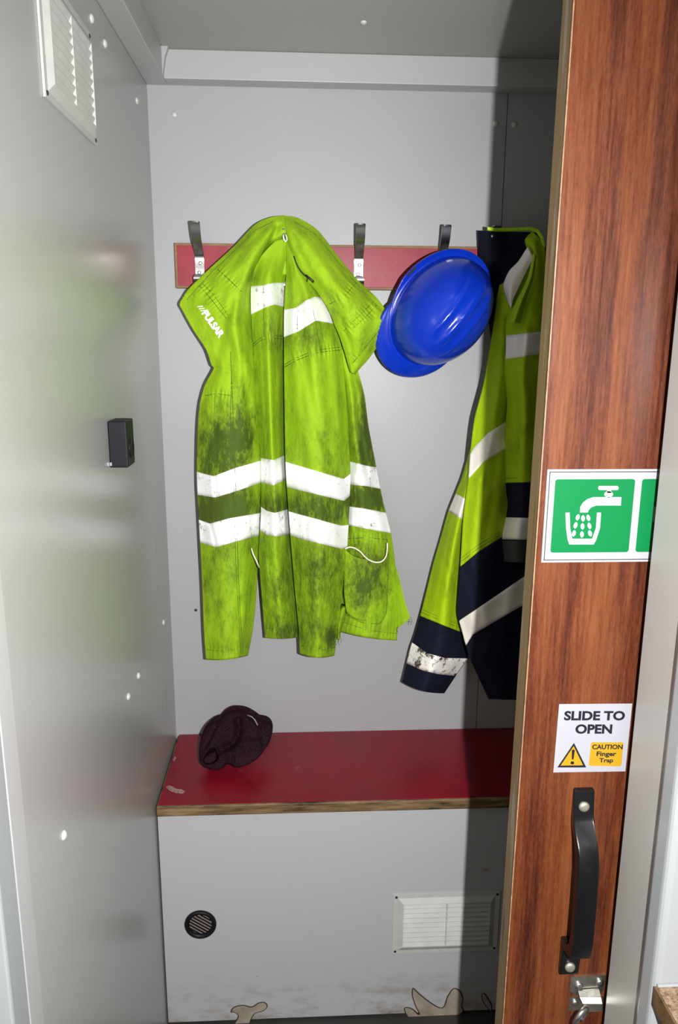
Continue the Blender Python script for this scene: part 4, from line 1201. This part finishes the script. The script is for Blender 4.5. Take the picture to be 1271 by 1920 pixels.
# steel ring hooked through the hasp
rc_ = at(1097, 1900, YD-.022)
bm = bmesh.new(); pts = []
for k in range(22):
    a = math.radians(-60+300*k/21)
    pts.append(rc_+Vector((-.0035-.013*math.cos(a)*.75-.002, -.010*math.sin(a+.9), .001+.017*math.sin(a)-.006)))
tube(bm, pts, .0034, 12)
tag(link('metal_ring', bm, m_steel, None, True), 'bent steel ring hooked through the hasp at the bottom of the wooden door', 'ring')

# ------------------------------------------------------------------ signs on the door
def px_prism(bm, pts, Y, th, mi=0): poly_prism(bm, [at(x, y, Y) for x, y in pts], (0, th, 0), mi)
YS = YD-.0004
sg = thing('sign', 'green and white drinking water tap sign on the wooden door', 'sign', tuple(at(1125, 970, YS)))
tl, bl = at(1027, 880, YS-.0015), at(1014, 1055, YS-.0015)
SX0 = (tl.x+bl.x)/2; SZ1 = tl.z; SZ0 = bl.z; SX1 = .80
SH = SZ1-SZ0
bm = bmesh.new(); box(bm, SX0, SX1, YS-.0015, YS, SZ0, SZ1, bev=.0003); link('sign_plate', bm, m_sign, sg)
def sbox(name, x0, x1, z0, z1, m, layer, rad=0, parent=sg):
    Y1 = YS-.0015-.0002*layer; bm = bmesh.new()
    pts = []
    if rad:
        for cx, cz, a0 in ((x1-rad, z1-rad, 0), (x0+rad, z1-rad, 90), (x0+rad, z0+rad, 180), (x1-rad, z0+rad, 270)):
            for k in range(6): a = math.radians(a0+18*k); pts.append((cx+rad*math.cos(a), Y1, cz+rad*math.sin(a)))
    else: pts = [(x0, Y1, z0), (x1, Y1, z0), (x1, Y1, z1), (x0, Y1, z1)]
    poly_prism(bm, pts, (0, .0002, 0)); return link(name, bm, m, parent)
bdr = .0035
bm = bmesh.new()
for (x0, x1, z0, z1) in ((SX0+.0026, SX1-.003, SZ1-.0035, SZ1-.0026), (SX0+.0026, SX1-.003, SZ0+.0026, SZ0+.0035), (SX0+.0026, SX0+.0035, SZ0+.0026, SZ1-.0026)):
    box(bm, x0, x1, YS-.0017, YS-.0014, z0, z1)
link('border_line', bm, m_signblk, sg)
g0, g1 = at(1036, 960, YS).x, at(1184, 960, YS).x
gz1, gz0 = at(1110, 898, YS).z, at(1110, 1035, YS).z
sbox('green_field', g0, g1, gz0, gz1, m_green, 1, .003)
g2 = at(1197, 960, YS).x
sbox('green_field', g2, g2+(g1-g0), gz0, gz1, m_green, 1, .003)
# pictogram (tap, water, beaker) in sign units
bm = bmesh.new(); YP = YS-.0015-.0004
pc = lambda pts: px_prism(bm, pts, YP, .0002)
pc([(1133, 911), (1158, 911), (1160, 915), (1158, 919), (1123, 919), (1121, 915), (1123, 911)])
pc([(1138, 919), (1146, 919), (1146, 924), (1138, 924)])
pts = [(1141+8.5*math.cos(math.radians(a)), 927+6*math.sin(math.radians(a))) for a in range(0, 360, 30)]; pc(pts)
pc([(1165, 932), (1164, 948), (1118, 948), (1109, 951), (1104, 956), (1102, 961), (1087, 961), (1088, 950), (1093, 942), (1101, 936), (1112, 932)])
pc([(1060, 961), (1068, 961), (1069, 990), (1073, 1010), (1110, 1010), (1117, 990), (1119, 961), (1127, 961), (1125, 990), (1118, 1012), (1113, 1021), (1067, 1021), (1064, 1012), (1061, 990)])
def drop(x, y, w, h, sk=0):
    pc([(x+w*math.cos(math.radians(a))*(1 if abs(math.sin(math.radians(a))) < .8 else .8)-sk*math.sin(math.radians(a)), y+h*math.sin(math.radians(a))) for a in range(0, 360, 30)])
for x, y, sk in ((1083, 970, 1.2), (1093, 972, 0), (1103, 971, -1), (1079, 985, 1.2), (1092, 987, 0), (1105, 986, -1), (1076, 1000, 1.2), (1091, 1002, 0), (1106, 1000, -1)):
    drop(x, y, 3.7, 6.2, sk)
link('pictogram', bm, m_sign, sg)
bm = bmesh.new()
pc([(1226, 950), (1240, 950), (1240, 978), (1223, 978)])
link('pictogram', bm, m_sign, sg)

st = thing('sticker', 'white slide to open caution sticker above the black door handle', 'sticker', tuple(at(1112, 1385, YS)))
a, b_, c, d_ = at(1048, 1320, YS), at(1185, 1319, YS), at(1172, 1446, YS), at(1037, 1448, YS)
bm = bmesh.new(); poly_prism(bm, [d_, c, b_, a], (0, -.0004, 0)); link('backing', bm, m_sign, st)
def label(parent, s, x0, x1, yb, yt, bold=0.0, m=m_signblk, nm='lettering', Y=None, sk=-.075):
    vs, fs = text_mesh(s, bold); Y = YS-.0007 if Y is None else Y
    w, h = vs[:, 0].max(), vs[:, 1].max()
    bm = bmesh.new(); q = []
    for x, y in vs:
        py = yb+(yt-yb)*y/h; px = x0+(x1-x0)*x/w+sk*(py-yb); q.append(bm.verts.new(at(px, py, Y)))
    for f in fs:
        try: bm.faces.new([q[i] for i in f])
        except ValueError: pass
    return link(nm, bm, m, parent)
label(st, 'SLIDE TO', 1057, 1171, 1351, 1333, .04); label(st, 'OPEN', 1078, 1147, 1376, 1358, .04)
bm = bmesh.new(); px_prism(bm, [(1076, 1393), (1099, 1439), (1045, 1439)], YS-.0006, .0002); link('warning_triangle', bm, m_signblk, st)
bm = bmesh.new(); px_prism(bm, [(1075.5, 1399), (1093, 1435), (1051, 1435.5)], YS-.0008, .0002); link('triangle_fill', bm, m_yellow, st)
bm = bmesh.new(); px_prism(bm, [(1072, 1407), (1075, 1405), (1077.5, 1407), (1075, 1424), (1072, 1424)], YS-.0010, .0002)
px_prism(bm, [(1073+3.4*math.cos(math.radians(a_)), 1430.5+3*math.sin(math.radians(a_))) for a_ in range(0, 360, 30)], YS-.0010, .0002); link('exclamation_mark', bm, m_signblk, st)
bm = bmesh.new(); px_prism(bm, [(1110, 1392), (1167, 1392), (1169, 1394), (1165, 1434), (1162, 1437), (1106, 1436), (1104, 1434), (1108, 1394)], YS-.0006, .0002); link('yellow_panel', bm, m_yellow, st)
label(st, 'CAUTION', 1110, 1167, 1405, 1396, .03, Y=YS-.0009); label(st, 'Finger', 1118, 1155, 1420.5, 1409, .03, Y=YS-.0009); label(st, 'Trap', 1123, 1149, 1432, 1421.5, .03, Y=YS-.0009)

# ------------------------------------------------------------------ chipboard shelf at the lower right
d = ray(1191, 1850); zs = at(1191, 1850, -1.036).z
shf = thing('shelf', 'chipboard shelf end at the lower right beside the door frame', 'shelf', (.9, -1.2, zs))
boxo('shelf_board', (.689, 1.2, -1.42, -1.0365, zs-.022, zs), m_chip, shf)
boxo('edge_strip', (.6865, .6892, -1.42, -1.0365, zs-.024, zs), m_chipedge, shf)['label'] = 'dark brown edge'
boxo('sealant', (.690, 1.2, -1.039, -1.0355, zs, zs+.0025), m_white, shf, bev=.0008)
